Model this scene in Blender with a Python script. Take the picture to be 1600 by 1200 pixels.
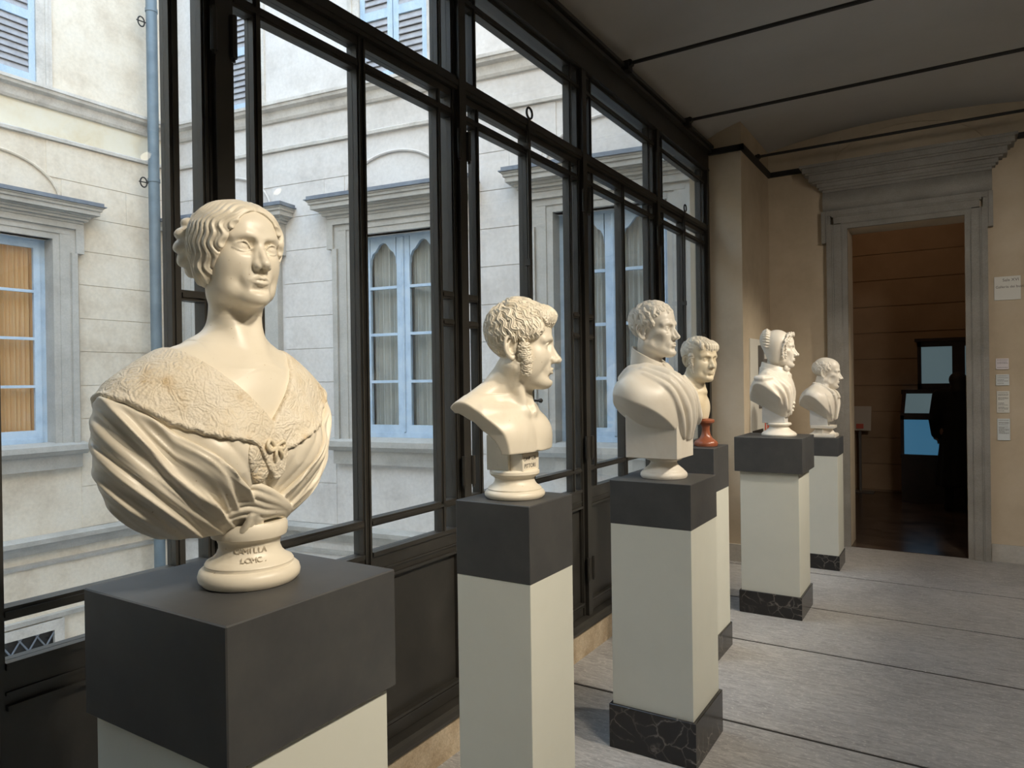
import bpy, math, random
import numpy as np
from mathutils import Vector, Matrix
random.seed(7)
for o in list(bpy.data.objects):
    bpy.data.objects.remove(o)
S = bpy.context.scene
COL = S.collection

# ------------------------------------------------------------------ camera
YAW, PITCH, ROLL = math.radians(32.229), math.radians(-0.1825), math.radians(-0.8074)
fw = Vector((-math.sin(YAW)*math.cos(PITCH), math.cos(YAW)*math.cos(PITCH), math.sin(PITCH)))
rt = fw.cross(Vector((0, 0, 1))).normalized()
up = rt.cross(fw)
r2 = rt*math.cos(ROLL) + up*math.sin(ROLL)
u2 = -rt*math.sin(ROLL) + up*math.cos(ROLL)
cd = bpy.data.cameras.new('camera')
cam = bpy.data.objects.new('camera', cd)
COL.objects.link(cam)
cd.sensor_width = 36.0
cd.lens = 1109.65*36.0/1600.0
cd.clip_start = 0.02
cam.matrix_world = Matrix(((r2.x, u2.x, -fw.x, 0.0), (r2.y, u2.y, -fw.y, 0.0), (r2.z, u2.z, -fw.z, 1.6), (0, 0, 0, 1)))
S.camera = cam

# ------------------------------------------------------------------ sky, exposure
W = bpy.data.worlds.new('sky')
S.world = W
W.use_nodes = True
bg = W.node_tree.nodes['Background']
bg.inputs[0].default_value = (0.58, 0.77, 1.0, 1)
bg.inputs[1].default_value = 4.3
# low warm sun over the roof of the far wing: it only reaches the upper wall of this wing
sd = bpy.data.lights.new('sun', 'SUN')
sd.energy = 9.5
sd.color = (1.0, .86, .66)
sd.angle = math.radians(.6)
sun = bpy.data.objects.new('sun', sd)
COL.objects.link(sun)
sun.location = (-20, 2, 22)
sun.rotation_euler = Vector((math.cos(math.radians(30)), .10, -math.sin(math.radians(30)))).to_track_quat('-Z', 'Y').to_euler()
S.view_settings.view_transform = 'Standard'
S.view_settings.look = 'None'
S.view_settings.gamma = 1.0
S.view_settings.use_curve_mapping = False
S.view_settings.exposure = 0.0
# lamps of the ceiling track opposite the windows: (y, aim y, watts)
TRACK_X, TRACK_Z = 0.98, 3.28
LAMPS = [(0.62, 0.88, 205), (1.52, 1.70, 172), (2.84, 3.03, 205), (3.97, 4.15, 198), (4.97, 5.15, 188), (6.30, 6.50, 170)]

# fill floods added to the track to brighten floor and end wall: (y, aim point, watts)
FILL_FLOODS = [(1.05, (-.10, 3.4, .0), 60), (2.40, (.05, 5.2, .0), 100), (3.55, (-.15, 7.3, 1.3), 120)]

# ------------------------------------------------------------------ materials
MATS = {}
def mat(name, col, rough=0.6, metal=0.0, spec=0.5, build=None, emit=None, estr=0):
    m = bpy.data.materials.new(name)
    m.use_nodes = True
    nt = m.node_tree
    b = nt.nodes['Principled BSDF']
    b.inputs['Base Color'].default_value = (*col, 1)
    b.inputs['Roughness'].default_value = rough
    b.inputs['Metallic'].default_value = metal
    b.inputs['Specular IOR Level'].default_value = spec
    if emit:
        b.inputs['Emission Color'].default_value = (*emit, 1)
        b.inputs['Emission Strength'].default_value = estr
    if build:
        build(nt, b)
    MATS[name] = m
    return m
def N(nt, typ, **kw):
    n = nt.nodes.new(typ)
    for k, v in kw.items():
        if k in n.inputs:
            n.inputs[k].default_value = v
        else:
            setattr(n, k, v)
    return n
def coords(nt, scale=(1, 1, 1), obj=True):
    t = N(nt, 'ShaderNodeTexCoord')
    mp = N(nt, 'ShaderNodeMapping')
    mp.inputs['Scale'].default_value = scale
    nt.links.new(t.outputs['Object' if obj else 'Generated'], mp.inputs[0])
    return mp.outputs[0]
def ramp(nt, src, stops):
    r = N(nt, 'ShaderNodeValToRGB')
    e = r.color_ramp.elements
    while len(e) < len(stops):
        e.new(0.5)
    for i, (p, c) in enumerate(stops):
        e[i].position = p
        e[i].color = (*c, 1) if len(c) == 3 else c
    nt.links.new(src, r.inputs[0])
    return r.outputs[0]
def noise(nt, vec, scale, detail=6, rough=0.6, dist=0.0):
    n = N(nt, 'ShaderNodeTexNoise')
    n.inputs['Scale'].default_value = scale
    n.inputs['Detail'].default_value = detail
    n.inputs['Roughness'].default_value = rough
    n.inputs['Distortion'].default_value = dist
    nt.links.new(vec, n.inputs['Vector'])
    return n.outputs[0]
def mixc(nt, fac, a, b, typ='MIX'):
    m = N(nt, 'ShaderNodeMix', data_type='RGBA', blend_type=typ)
    if isinstance(fac, (int, float)):
        m.inputs[0].default_value = fac
    else:
        nt.links.new(fac, m.inputs[0])
    for i, v in ((6, a), (7, b)):
        if isinstance(v, tuple):
            m.inputs[i].default_value = (*v, 1)
        else:
            nt.links.new(v, m.inputs[i])
    return m.outputs[2]
def bump(nt, b, h, strength=0.3, dist=0.01):
    n = N(nt, 'ShaderNodeBump')
    n.inputs['Strength'].default_value = strength
    n.inputs['Distance'].default_value = dist
    nt.links.new(h, n.inputs['Height'])
    nt.links.new(n.outputs[0], b.inputs['Normal'])
def mottled(c1, c2, c3=None, sc=2.0, bsc=30, bst=0.15, bd=0.004, fine=0.0, vec=(1, 1, 1)):
    def f(nt, b):
        v = coords(nt, vec)
        n1 = noise(nt, v, sc, 8, 0.65)
        stops = [(0.3, c1), (0.7, c2)] if c3 is None else [(0.28, c1), (0.5, c2), (0.74, c3)]
        c = ramp(nt, n1, stops)
        if fine:
            n2 = noise(nt, v, bsc*3, 3, 0.7)
            g = ramp(nt, n2, [(0.35, (1-fine,)*3), (0.65, (1, 1, 1))])
            c = mixc(nt, 1.0, c, g, 'MULTIPLY')
        nt.links.new(c, b.inputs['Base Color'])
        if bst:
            bump(nt, b, noise(nt, v, bsc, 6, 0.6), bst, bd)
    return f
mat('wall_plaster', (.56, .46, .36), .85, build=mottled((.47, .385, .275), (.565, .47, .345), (.63, .54, .42), 1.9, 14, .15, .004))
mat('ceiling_plaster', (.50, .48, .45), .9, build=mottled((.43, .42, .405), (.50, .49, .475), None, .9, 20, .05, .002))
mat('black_metal', (.026, .025, .022), .42, .0, .5, build=mottled((.030, .028, .024), (.046, .042, .036), None, 5, 60, .06, .001))
mat('cap_paint', (.045, .046, .049), .5, build=mottled((.050, .051, .054), (.076, .076, .075), None, 7, 90, .03, .001))
mat('shaft_paint', (.66, .67, .57), .5, build=mottled((.66, .67, .60), (.71, .715, .64), None, 3, 60, .015, .001))
def black_marble(nt, b):
    v = coords(nt)
    d = N(nt, 'ShaderNodeTexNoise', Scale=9.0, Detail=5.0)
    nt.links.new(v, d.inputs['Vector'])
    vv = mixc(nt, 0.09, v, d.outputs['Color'], 'ADD')
    vo = N(nt, 'ShaderNodeTexVoronoi', feature='DISTANCE_TO_EDGE', Scale=13.0)
    nt.links.new(vv, vo.inputs['Vector'])
    vein = ramp(nt, vo.outputs[0], [(0.0, (1, 1, 1)), (0.016, (.35, .35, .35)), (0.05, (0, 0, 0))])
    msk = ramp(nt, noise(nt, v, 6, 4), [(0.42, (0, 0, 0)), (0.68, (1, 1, 1))])
    fac = mixc(nt, 1.0, vein, msk, 'MULTIPLY')
    c = mixc(nt, fac, (.018, .017, .017), (.30, .27, .24))
    nt.links.new(c, b.inputs['Base Color'])
mat('black_marble', (.02, .02, .02), .22, build=black_marble)
def granite(nt, b):
    v = coords(nt)
    vs = coords(nt, (7, 30, 7))
    big = ramp(nt, noise(nt, v, 1.3, 7, .65), [(0.3, (.35, .345, .345)), (0.52, (.435, .43, .425)), (0.75, (.51, .50, .485))])
    st = ramp(nt, noise(nt, vs, 1.6, 5, .7, 1.0), [(0.36, (.70, .69, .69)), (0.58, (1, 1, 1)), (.72, (1.22, 1.2, 1.18))])
    c = mixc(nt, 1.0, big, st, 'MULTIPLY')
    sp = ramp(nt, noise(nt, coords(nt, (50, 120, 50)), 1.0, 3, .6), [(0.58, (0, 0, 0)), (0.70, (1, 1, 1))])
    c = mixc(nt, sp, c, (.66, .64, .61))
    nt.links.new(c, b.inputs['Base Color'])
    bump(nt, b, noise(nt, vs, 2.0, 6, .65), .35, .004)
mat('granite_slab', (.30, .30, .30), .58, build=granite)
mat('floor_joint', (.035, .032, .03), .9)
mat('plinth_stone', (.5, .4, .28), .85, build=mottled((.40, .30, .19), (.54, .43, .30), (.66, .56, .42), 9, 40, .5, .008, .25))
mat('door_stone', (.30, .29, .27), .75, build=mottled((.235, .222, .20), (.30, .285, .26), (.37, .355, .33), 3.2, 45, .3, .004, .18))
mat('dark_iron', (.012, .011, .010), .6)
# outdoors
mat('facade_warm_tint', (.80, .74, .64), .9, build=mottled((.62, .52, .40), (.80, .71, .58), (.86, .79, .68), 1.7, 7, .25, .01, .10))  # warm light of the left wing put into the plaster colour
mat('facade_cool_tint', (.74, .74, .73), .9, build=mottled((.60, .56, .52), (.74, .70, .66), (.80, .77, .735), 1.7, 7, .25, .01, .10))  # cooler light of the right wing put into the plaster colour
mat('facade_yellow', (.78, .68, .48), .9, build=mottled((.72, .60, .40), (.80, .74, .60), (.84, .80, .70), 1.3, 9, .2, .008))
mat('facade_stone', (.50, .48, .43), .85, build=mottled((.40, .38, .345), (.50, .48, .44), (.60, .575, .53), 2.5, 14, .2, .006, .10))
mat('facade_trim', (.66, .62, .56), .85, build=mottled((.46, .43, .39), (.65, .61, .555), (.74, .71, .66), 3.5, 14, .2, .006, .12))
mat('lead_flashing', (.17, .19, .23), .6, build=mottled((.13, .15, .185), (.22, .25, .29), None, 6, 30, .1, .002))
mat('blue_paint', (.42, .57, .75), .7, build=mottled((.42, .55, .70), (.54, .68, .83), (.64, .75, .86), 5, 40, .25, .003, .1))
mat('shutter_paint', (.45, .58, .72), .75, build=mottled((.36, .48, .61), (.48, .61, .74), (.58, .68, .77), 6, 50, .3, .003, .15, (1, 1, .3)))
mat('shutter_slat', (.40, .40, .42), .8, build=mottled((.30, .30, .32), (.44, .44, .46), None, 8, 50, .3, .003))
mat('curtain_pale', (.52, .52, .47), .9, build=mottled((.45, .45, .41), (.55, .55, .50), None, 3, 20, 0))
mat('curtain_ochre_glow', (.62, .42, .22), .9, emit=(.9, .5, .2), estr=.10)  # weak emission stands in for the lit room behind the curtain
mat('zinc_pipe', (.20, .29, .35), .55, .3, build=mottled((.13, .17, .20), (.20, .25, .28), None, 4, 30, .05, .002))
mat('court_ground', (.35, .34, .33), .9)
def glass(nt, b):
    out = nt.nodes['Material Output']
    tr = N(nt, 'ShaderNodeBsdfTransparent')
    tr.inputs[0].default_value = (.975, .985, .99, 1)
    gl = N(nt, 'ShaderNodeBsdfGlossy')
    gl.inputs['Roughness'].default_value = .015
    lw = N(nt, 'ShaderNodeLayerWeight', Blend=.5)
    pw = N(nt, 'ShaderNodeMath', operation='POWER')
    pw.inputs[1].default_value = 5.0
    nt.links.new(lw.outputs['Facing'], pw.inputs[0])
    ma = N(nt, 'ShaderNodeMath', operation='MULTIPLY_ADD')
    ma.inputs[1].default_value = .9
    ma.inputs[2].default_value = .035
    nt.links.new(pw.outputs[0], ma.inputs[0])
    mx = N(nt, 'ShaderNodeMixShader')
    nt.links.new(ma.outputs[0], mx.inputs[0])
    nt.links.new(tr.outputs[0], mx.inputs[1])
    nt.links.new(gl.outputs[0], mx.inputs[2])
    nt.links.new(mx.outputs[0], out.inputs[0])
    nt.nodes.remove(b)
mat('window_glass', (1, 1, 1), build=glass)
# next room
mat('room_plaster', (.36, .25, .16), .9, build=mottled((.31, .21, .13), (.40, .28, .18), None, 1.5, 20, .1, .003))
def terrazzo(nt, b):
    v = coords(nt)
    c = ramp(nt, noise(nt, v, 2.2, 6, .6, 1.5), [(.3, (.025, .018, .014)), (.55, (.085, .06, .045)), (.75, (.13, .10, .075))])
    nt.links.new(c, b.inputs['Base Color'])
mat('room_floor', (.07, .05, .04), .22, build=terrazzo)
mat('dark_wood', (.018, .009, .006), .4, build=mottled((.012, .006, .004), (.028, .012, .008), None, 8, 40, .1, .002))
mat('case_glow_blue', (.1, .25, .4), .4, emit=(.10, .34, .58), estr=.30)
mat('case_glow_pale', (.2, .3, .33), .4, emit=(.22, .33, .37), estr=.28)
mat('figurine_bronze', (.01, .02, .02), .4)
mat('paper_white', (.74, .73, .68), .8)
mat('paper_dim', (.5, .46, .40), .8)
mat('paper_lilac', (.76, .71, .74), .8)
mat('paper_cool', (.70, .74, .75), .8)
mat('ink', (.10, .09, .08), .8)
mat('box_grey', (.14, .13, .12), .6)
mat('box_white', (.75, .73, .66), .6)
mat('sign_red', (.62, .12, .08), .6)
mat('coat_black', (.006, .006, .007), .9)
mat('skin', (.35, .22, .16), .6)
mat('hair_dark', (.008, .006, .005), .7)
mat('lamp_black', (.015, .015, .015), .4)
mat('lamp_lens', (.8, .75, .65), .4, emit=(1, .86, .66), estr=6)

# ------------------------------------------------------------------ mesh helpers
def tag(o, label=None, cat=None, group=None, kind=None):
    for k, v in (('label', label), ('category', cat), ('group', group), ('kind', kind)):
        if v:
            o[k] = v
    return o
def empty(name, loc=(0, 0, 0), parent=None, **kw):
    o = bpy.data.objects.new(name, None)
    o.empty_display_size = .05
    COL.objects.link(o)
    o.location = loc
    if parent:
        o.parent = parent
    return tag(o, **kw)
def link(name, me, parent=None, loc=None, **kw):
    o = bpy.data.objects.new(name, me)
    COL.objects.link(o)
    if parent:
        o.parent = parent
    if loc:
        o.location = loc
    return tag(o, **kw)
class MB:
    def __init__(s):
        s.v, s.f, s.sm = [], [], []
    def add(s, vs, fs, smooth=False):
        n = len(s.v)
        s.v += [tuple(p) for p in vs]
        s.f += [tuple(i+n for i in f) for f in fs]
        s.sm += [smooth]*len(fs)
        return s
    def box(s, x0, x1, y0, y1, z0, z1):
        vs = [(x, y, z) for x in (x0, x1) for y in (y0, y1) for z in (z0, z1)]
        return s.add(vs, [(0, 1, 3, 2), (4, 6, 7, 5), (0, 4, 5, 1), (2, 3, 7, 6), (0, 2, 6, 4), (1, 5, 7, 3)])
    def cbox(s, x0, x1, y0, y1, z0, z1, c):
        # box with chamfered edges
        ax = ((x0, x1), (y0, y1), (z0, z1))
        vs, idx = [], {}
        def V(sx, sy, sz, a):
            p = []
            for k, sg in enumerate((sx, sy, sz)):
                e = ax[k][sg]
                p.append(e if k == a else e + (c if sg == 0 else -c))
            key = (sx, sy, sz, a)
            if key not in idx:
                idx[key] = len(vs)
                vs.append(tuple(p))
            return idx[key]
        fs = []
        for a in range(3):
            b, d = (a+1) % 3, (a+2) % 3
            for sg in (0, 1):
                q = []
                for t in ((0, 0), (1, 0), (1, 1), (0, 1)):
                    k = [0, 0, 0]; k[a] = sg; k[b] = t[0]; k[d] = t[1]
                    q.append(V(*k, a))
                fs.append(tuple(q if sg else q[::-1]))
            for t0 in (0, 1):
                for t1 in (0, 1):
                    # edge along a at (b=t0,d=t1)
                    k0 = [0, 0, 0]; k1 = [0, 0, 0]
                    k0[a] = 0; k1[a] = 1
                    k0[b] = k1[b] = t0; k0[d] = k1[d] = t1
                    q = (V(*k0, b), V(*k1, b), V(*k1, d), V(*k0, d))
                    fs.append(q if (t0 == t1) else q[::-1])
        for sx in (0, 1):
            for sy in (0, 1):
                for sz in (0, 1):
                    q = (V(sx, sy, sz, 0), V(sx, sy, sz, 1), V(sx, sy, sz, 2))
                    fs.append(q if (sx+sy+sz) % 2 else q[::-1])
        return s.add(vs, fs)
    def prism(s, poly, a0, a1, axis='y', smooth=False):
        # poly in the two other axes, in order (x,z) for y, (x,y) for z, (y,z) for x
        def P(u, w, a):
            return {'y': (u, a, w), 'z': (u, w, a), 'x': (a, u, w)}[axis]
        n = len(poly)
        vs = [P(u, w, a0) for u, w in poly] + [P(u, w, a1) for u, w in poly]
        fs = [(i, (i+1) % n, n+(i+1) % n, n+i) for i in range(n)]
        k = len(s.f)
        s.add(vs, fs, smooth)
        m = len(s.v)-2*n
        s.f += [tuple(m+i for i in range(n))[::-1], tuple(m+n+i for i in range(n))]
        s.sm += [False, False]
        return s
    def tube(s, path, r, n=8, closed=False, caps=True, smooth=True):
        pts = [Vector(p) for p in path]
        m = len(pts)
        rs = r if isinstance(r, (list, tuple)) else [r]*m
        vs, fs = [], []
        prev = None
        for i, p in enumerate(pts):
            if closed:
                t = pts[(i+1) % m]-pts[i-1]
            else:
                t = pts[min(i+1, m-1)]-pts[max(i-1, 0)]
            t.normalize()
            if prev is None:
                a = Vector((0, 0, 1)) if abs(t.z) < .9 else Vector((1, 0, 0))
                u = t.cross(a).normalized()
            else:
                u = (prev-t*prev.dot(t)).normalized()
            prev = u
            w = t.cross(u)
            for j in range(n):
                th = 2*math.pi*j/n
                vs.append(p+(u*math.cos(th)+w*math.sin(th))*rs[i])
        for i in range(m if closed else m-1):
            for j in range(n):
                a, b = i*n+j, i*n+(j+1) % n
                c, d = ((i+1) % m)*n+(j+1) % n, ((i+1) % m)*n+j
                fs.append((a, b, c, d))
        s.add(vs, fs, smooth)
        if caps and not closed:
            k = len(s.v)-len(vs)
            s.f += [tuple(k+j for j in range(n))[::-1], tuple(k+(m-1)*n+j for j in range(n))]
            s.sm += [False, False]
        return s
    def lathe(s, prof, n=48, c=(0, 0, 0), smooth=True, sx=1.0, sy=1.0):
        vs, fs = [], []
        for r, z in prof:
            for j in range(n):
                th = 2*math.pi*j/n
                vs.append((c[0]+r*sx*math.cos(th), c[1]+r*sy*math.sin(th), c[2]+z))
        m = len(prof)
        for i in range(m-1):
            for j in range(n):
                a, b = i*n+j, i*n+(j+1) % n
                fs.append((a, b, b+n, a+n))
        s.add(vs, fs, smooth)
        k = len(s.v)-len(vs)
        s.f += [tuple(k+j for j in range(n))[::-1], tuple(k+(m-1)*n+j for j in range(n))]
        s.sm += [False, False]
        return s
    def mesh(s, name, m):
        me = bpy.data.meshes.new(name)
        me.from_pydata(s.v, [], s.f)
        me.polygons.foreach_set('use_smooth', s.sm)
        me.update()
        if any(s.sm):
            me.set_sharp_from_angle(angle=math.radians(38))
        if m:
            me.materials.append(MATS[m])
        return me
    def build(s, name, m, parent=None, loc=None, **kw):
        return link(name, s.mesh(name, m), parent, loc, **kw)
def xf(pts, M):
    return [tuple(M @ Vector(p)) for p in pts]

# ================================================================== STRUCTURE
def struct(mb, name, m, **kw):
    return mb.build(name, m, kind='structure', **kw)
XR, YB, YE = 1.15, -2.2, 7.36          # right wall, back wall, end wall
# floor: long granite slabs, one per course between the joints seen in the photograph
fl = MB().box(-2.1, XR, YB, YE+.02, -.12, -.004).build('floor', 'floor_joint', kind='structure', label='grey granite slab floor of the gallery')
J = [YB, -1.1, .05, 1.15, 2.25, 3.34, 4.425, 5.275, 6.215, YE+.02]
for a, b in zip(J[:-1], J[1:]):
    MB().cbox(-1.90, XR, a+.011, b-.011, -.03, 0, .002).build('floor_slab', 'granite_slab', fl)

# vaulted ceiling
prof = []
for i in range(41):
    x = -1.95 + 3.1*i/40
    u = (x+.4)/1.56
    prof.append((x, 3.635+.315*math.sqrt(max(0, 1-u*u))))
mb = MB()
n = len(prof)
vs = [(x, YB, z) for x, z in prof]+[(x, YE+.03, z) for x, z in prof]
mb.add(vs, [(i, i+1, n+i+1, n+i) for i in range(n-1)], True)
vs = [(x, YB, 4.3) for x, z in prof]+[(x, YE+.03, 4.3) for x, z in prof]
mb.add(vs, [(i, n+i, n+i+1, i+1) for i in range(n-1)])
mb.box(-1.97, -1.95, YB, YE+.03, 3.6, 4.3)
struct(mb, 'ceiling', 'ceiling_plaster', label='shallow grey plaster vault over the gallery')

# walls nobody sees from here, closing the gallery
struct(MB().box(XR, XR+.3, YB-.3, YE+.35, -.12, 4.3), 'wall_right', 'wall_plaster', label='beige plaster wall opposite the glazing')
struct(MB().box(-2.2, XR, YB-.3, YB, -.12, 4.3), 'wall_back', 'wall_plaster', label='beige plaster wall behind the first window bay')

# stone plinth, sill bar, beam and outer wall strips of the glazed side
wl = MB().box(-2.12, -1.855, YB, 6.31, -.12, .150).build('wall_left', 'plinth_stone', kind='structure', label='warm rough stone plinth under the glazing')
mb = MB()
mb.prism([(-2.06, .150), (-1.852, .150), (-1.838, .160), (-1.833, .178), (-1.838, .196), (-1.852, .206), (-2.06, .206)], YB, 6.31, 'y', False)
struct(mb, 'trim_1', 'black_metal', label='rounded black metal sill bar along the stone plinth')
mb = MB()
mb.box(-2.06, -1.875, YB, 6.31, 3.450, 3.600)
mb.box(-2.06, -1.868, YB, 6.31, 3.452, 3.466)
mb.box(-2.06, -1.835, YB, 6.31, 3.600, 3.622)
mb.box(-2.06, -1.852, YB, 6.31, 3.622, 3.645)
mb.box(-2.06, -1.825, YB, 6.31, 3.645, 3.668)
struct(mb, 'trim_2', 'black_metal', label='black riveted metal beam over the glazing')
struct(MB().box(-2.25, -1.98, YB-4, 7.6, 3.668, 10.0), 'wall_outer', 'facade_warm_tint', label='outer wall above the glazing')
struct(MB().box(-2.25, -2.06, YB-4, 6.31, -4.5, -.12), 'wall_below', 'facade_warm_tint', label='outer wall below the glazing')

# pier at the end of the glazing, end wall with doorway
mb = MB().box(-2.05, -1.592, 6.31, 7.7, -.12, 4.3)
struct(mb, 'wall_pier', 'wall_plaster', label='beige plaster pier between the glazing and the door wall')
DX0, DX1, DZ = -.88, .05, 2.995
mb = MB()
mb.box(-1.7, DX0, YE, YE+.34, -.12, 4.3)
mb.box(DX1, XR, YE, YE+.34, -.12, 4.3)
mb.box(DX0, DX1, YE, YE+.34, DZ, 4.3)
we = struct(mb, 'wall_end', 'wall_plaster', label='beige plaster end wall around the stone doorway')
# blind arch moulding in the lunette over the door
arc = []
for i in range(25):
    t = math.pi*(.0+i/24)
    arc.append((-.40-.62*math.cos(t), YE-.004, 3.56+.335*math.sin(t)))
MB().tube(arc, .007, 5).build('lunette_moulding', 'wall_plaster', we)
arc = [(-.98+.05*i/8, YE-.003, 3.60+.27*(i/8)**.7) for i in range(9)]
MB().tube(arc, .006, 5).build('lunette_moulding', 'wall_plaster', we)
# skirtings
mb = MB()
mb.box(-1.592-.0, -1.576, 6.296, YE, 0, .15).box(-1.86, -1.576, 6.294, 6.312, 0, .15)
mb.box(-1.576, DX0-.19, YE-.016, YE, 0, .15)
mb.box(DX1+.17, XR, YE-.016, YE, 0, .15)
struct(mb, 'baseboard_end', 'facade_stone', label='low stone skirting along pier and end wall')
# black iron band running round pier and end wall at springing height
mb = MB()
mb.box(-1.87, -1.562, 6.275, 6.312, 3.585, 3.632)
mb.box(-1.594, -1.562, 6.275, YE, 3.585, 3.632)
mb.box(-1.60, -1.235, YE-.03, YE, 3.585, 3.632)
mb.box(.42, XR, YE-.03, YE, 3.585, 3.632)
struct(mb, 'trim_3', 'dark_iron', label='black iron band round the pier below the vault')

# stone door surround
dr = empty('door_1', (-.415, YE, 0), kind='structure', label='grey carved stone door surround with eared architrave and cornice')
L0 = (.415, -YE, 0)
def fascia(mb, x0, x1, z0, z1, w, p):
    # three stepped fascias from the opening outwards on a jamb of width w; x0 is the opening side
    sg = 1 if x1 > x0 else -1
    for a, b, d in ((0, .26, p*.45), (.26, .30, p*.62), (.30, .66, p*.70), (.66, .74, p*.86), (.74, 1.0, p)):
        xa, xb = x0+sg*w*a, x0+sg*w*b
        mb.box(min(xa, xb), max(xa, xb), YE-d, YE, z0, z1)
P = .075
mb = MB(); fascia(mb, DX0, -1, 0, 3.04, .175, P); mb.build('jamb', 'door_stone', dr, L0)
mb = MB(); fascia(mb, DX1, 1, 0, 3.04, .165, P); mb.build('jamb', 'door_stone', dr, L0)
mb = MB()
for (a, b, d) in ((0, .26, P*.45), (.26, .30, P*.62), (.30, .66, P*.70), (.66, .74, P*.86), (.74, 1.0, P)):
    h = .172
    mb.box(DX0-.175*b, DX1+.165*b, YE-d-.001, YE, DZ+h*a, DZ+h*b)
for x0, sg, w in ((DX0, -1, .175), (DX1, 1, .165)):
    # ears dropping at both ends of the lintel
    for a, b, d in ((.80, .92, P*.75), (.92, 1.04, P*.92), (1.04, 1.24, P*1.06)):
        xa, xb = x0+sg*w*a, x0+sg*w*b
        mb.box(min(xa, xb), max(xa, xb), YE-d, YE, 2.868, DZ+.172)
mb.build('lintel', 'door_stone', dr, L0)
fz = [(YE, 3.167)]
for i in range(11):
    t = math.pi*i/10
    fz.append((YE-.045-.035*math.sin(t), 3.167+.186*i/10))
fz.append((YE, 3.353))
MB().prism(fz, DX0-.205, DX1+.20, 'x').build('frieze', 'door_stone', dr, L0)
mb = MB()
for z0, z1, p in ((3.350, 3.372, .06), (3.372, 3.395, .085), (3.395, 3.43, .105), (3.43, 3.445, .135), (3.445, 3.505, .165), (3.505, 3.52, .19), (3.52, 3.565, .215), (3.565, 3.59, .235)):
    mb.box(DX0-.145-p, DX1+.14+p, YE-p, YE, z0, z1)
mb.build('cornice', 'door_stone', dr, L0)
mb = MB()
mb.box(DX0, DX1, YE-.005, YE+.34, -.10, .004)
mb.build('threshold', 'room_floor', dr, L0)

# ------------------------------------------------------------------ glazed side: seven equal bays
XF = -1.900
def bar(mb, y0, y1, z0, z1, x0=XF, d=.042, lip=.007):
    mb.box(x0-d, x0, y0, y1, z0, z1)
    # raised bead along the middle of the bar
    if y1-y0 < z1-z0:
        m = (y0+y1)/2; w = (y1-y0)*.22
        mb.box(x0-.002, x0+lip, m-w, m+w, z0, z1)
    else:
        m = (z0+z1)/2; w = (z1-z0)*.22
        mb.box(x0-.002, x0+lip, y0, y1, m-w, m+w)
G0, G1, G2, G3 = .955, 1.055, 1.085, 2.780
G4, G5, ZT0, ZT1 = 2.820, 2.872, 2.908, 2.965
SM = {}
def leaf_meshes(sg):
    # sg=+1: hinge at y=0 side. all y measured from the bay's post, mirrored when sg=-1
    def Y(a, b):
        return (a, b) if sg > 0 else (1.23-b, 1.23-a)
    out = {}
    mb = MB()
    for a, b in ((.034, .056), (.592, .613)):
        y0, y1 = Y(a, b); bar(mb, y0, y1, .210, ZT0-.003, d=.05)
    for z0, z1 in ((.210, .285), (.848, G0), (G5, ZT0-.003)):
        y0, y1 = Y(.056, .592); mb.box(XF-.05, XF, y0, y1, z0, z1)
    y0, y1 = Y(.056, .592)
    for z0, z1, p in ((.258, .268, .008), (.275, .287, .014), (.846, .858, .014), (.880, .888, .006), (.940, .957, .009)):
        mb.box(XF-.002, XF+p, y0, y1, z0, z1)
    out['casement'] = mb.mesh('casement', 'black_metal')
    mb = MB(); y0, y1 = Y(.056, .592); mb.box(XF-.03, XF-.016, y0, y1, .285, .848)
    out['panel'] = mb.mesh('panel', 'black_metal')
    mb = MB(); y0, y1 = Y(.130, .160); bar(mb, y0, y1, G0, G5)
    out['muntin'] = [mb.mesh('muntin', 'black_metal')]
    for z0, z1 in ((G1, G2), (G3, G4)):
        mb = MB(); y0, y1 = Y(.056, .592); bar(mb, y0, y1, z0, z1); out['muntin'].append(mb.mesh('muntin', 'black_metal'))
    for z0, z1 in ((1.850, 1.880), (1.970, 2.003)):
        mb = MB(); y0, y1 = Y(.056, .130); bar(mb, y0, y1, z0, z1); out['muntin'].append(mb.mesh('muntin', 'black_metal'))
    out['pane'] = []
    rows = {0: ((G0, G1), (G2, 1.85), (1.88, 1.97), (2.003, G3), (G4, G5)), 1: ((G0, G1), (G2, G3), (G4, G5))}
    for c, (a, b) in enumerate(((.056, .130), (.160, .592))):
        for z0, z1 in rows[c]:
            y0, y1 = Y(a, b)
            out['pane'].append(MB().box(XF-.026, XF-.022, y0, y1, z0, z1).mesh('pane', 'window_glass'))
    return out
LM = [leaf_meshes(1), leaf_meshes(-1)]
mb = MB().box(-1.985, -1.872, -.026, .026, .206, 3.452)
mb.box(-1.93, -1.895, -.034, .034, .206, 3.452)
POST = mb.mesh('post', 'black_metal')
mb = MB(); bar(mb, .026, 1.204, ZT0, ZT1, x0=-1.882, d=.10)
TRANS = mb.mesh('transom', 'black_metal')
UB0, UB1, UT = 3.325, 3.362, 3.452
UPM = []
for a, b in ((.118, .145), (1.085, 1.112)):
    mb = MB(); bar(mb, a, b, ZT1, UT); UPM.append(mb.mesh('muntin', 'black_metal'))
mb = MB(); bar(mb, .026, 1.204, UB0, UB1); UPM.append(mb.mesh('muntin', 'black_metal'))
mb = MB()
mb.box(XF-.05, XF, .026, .05, ZT1, UT).box(XF-.05, XF, 1.18, 1.204, ZT1, UT).box(XF-.05, XF, .05, 1.18, UT-.02, UT)
UPF = mb.mesh('upper_frame', 'black_metal')
UPP = []
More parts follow.
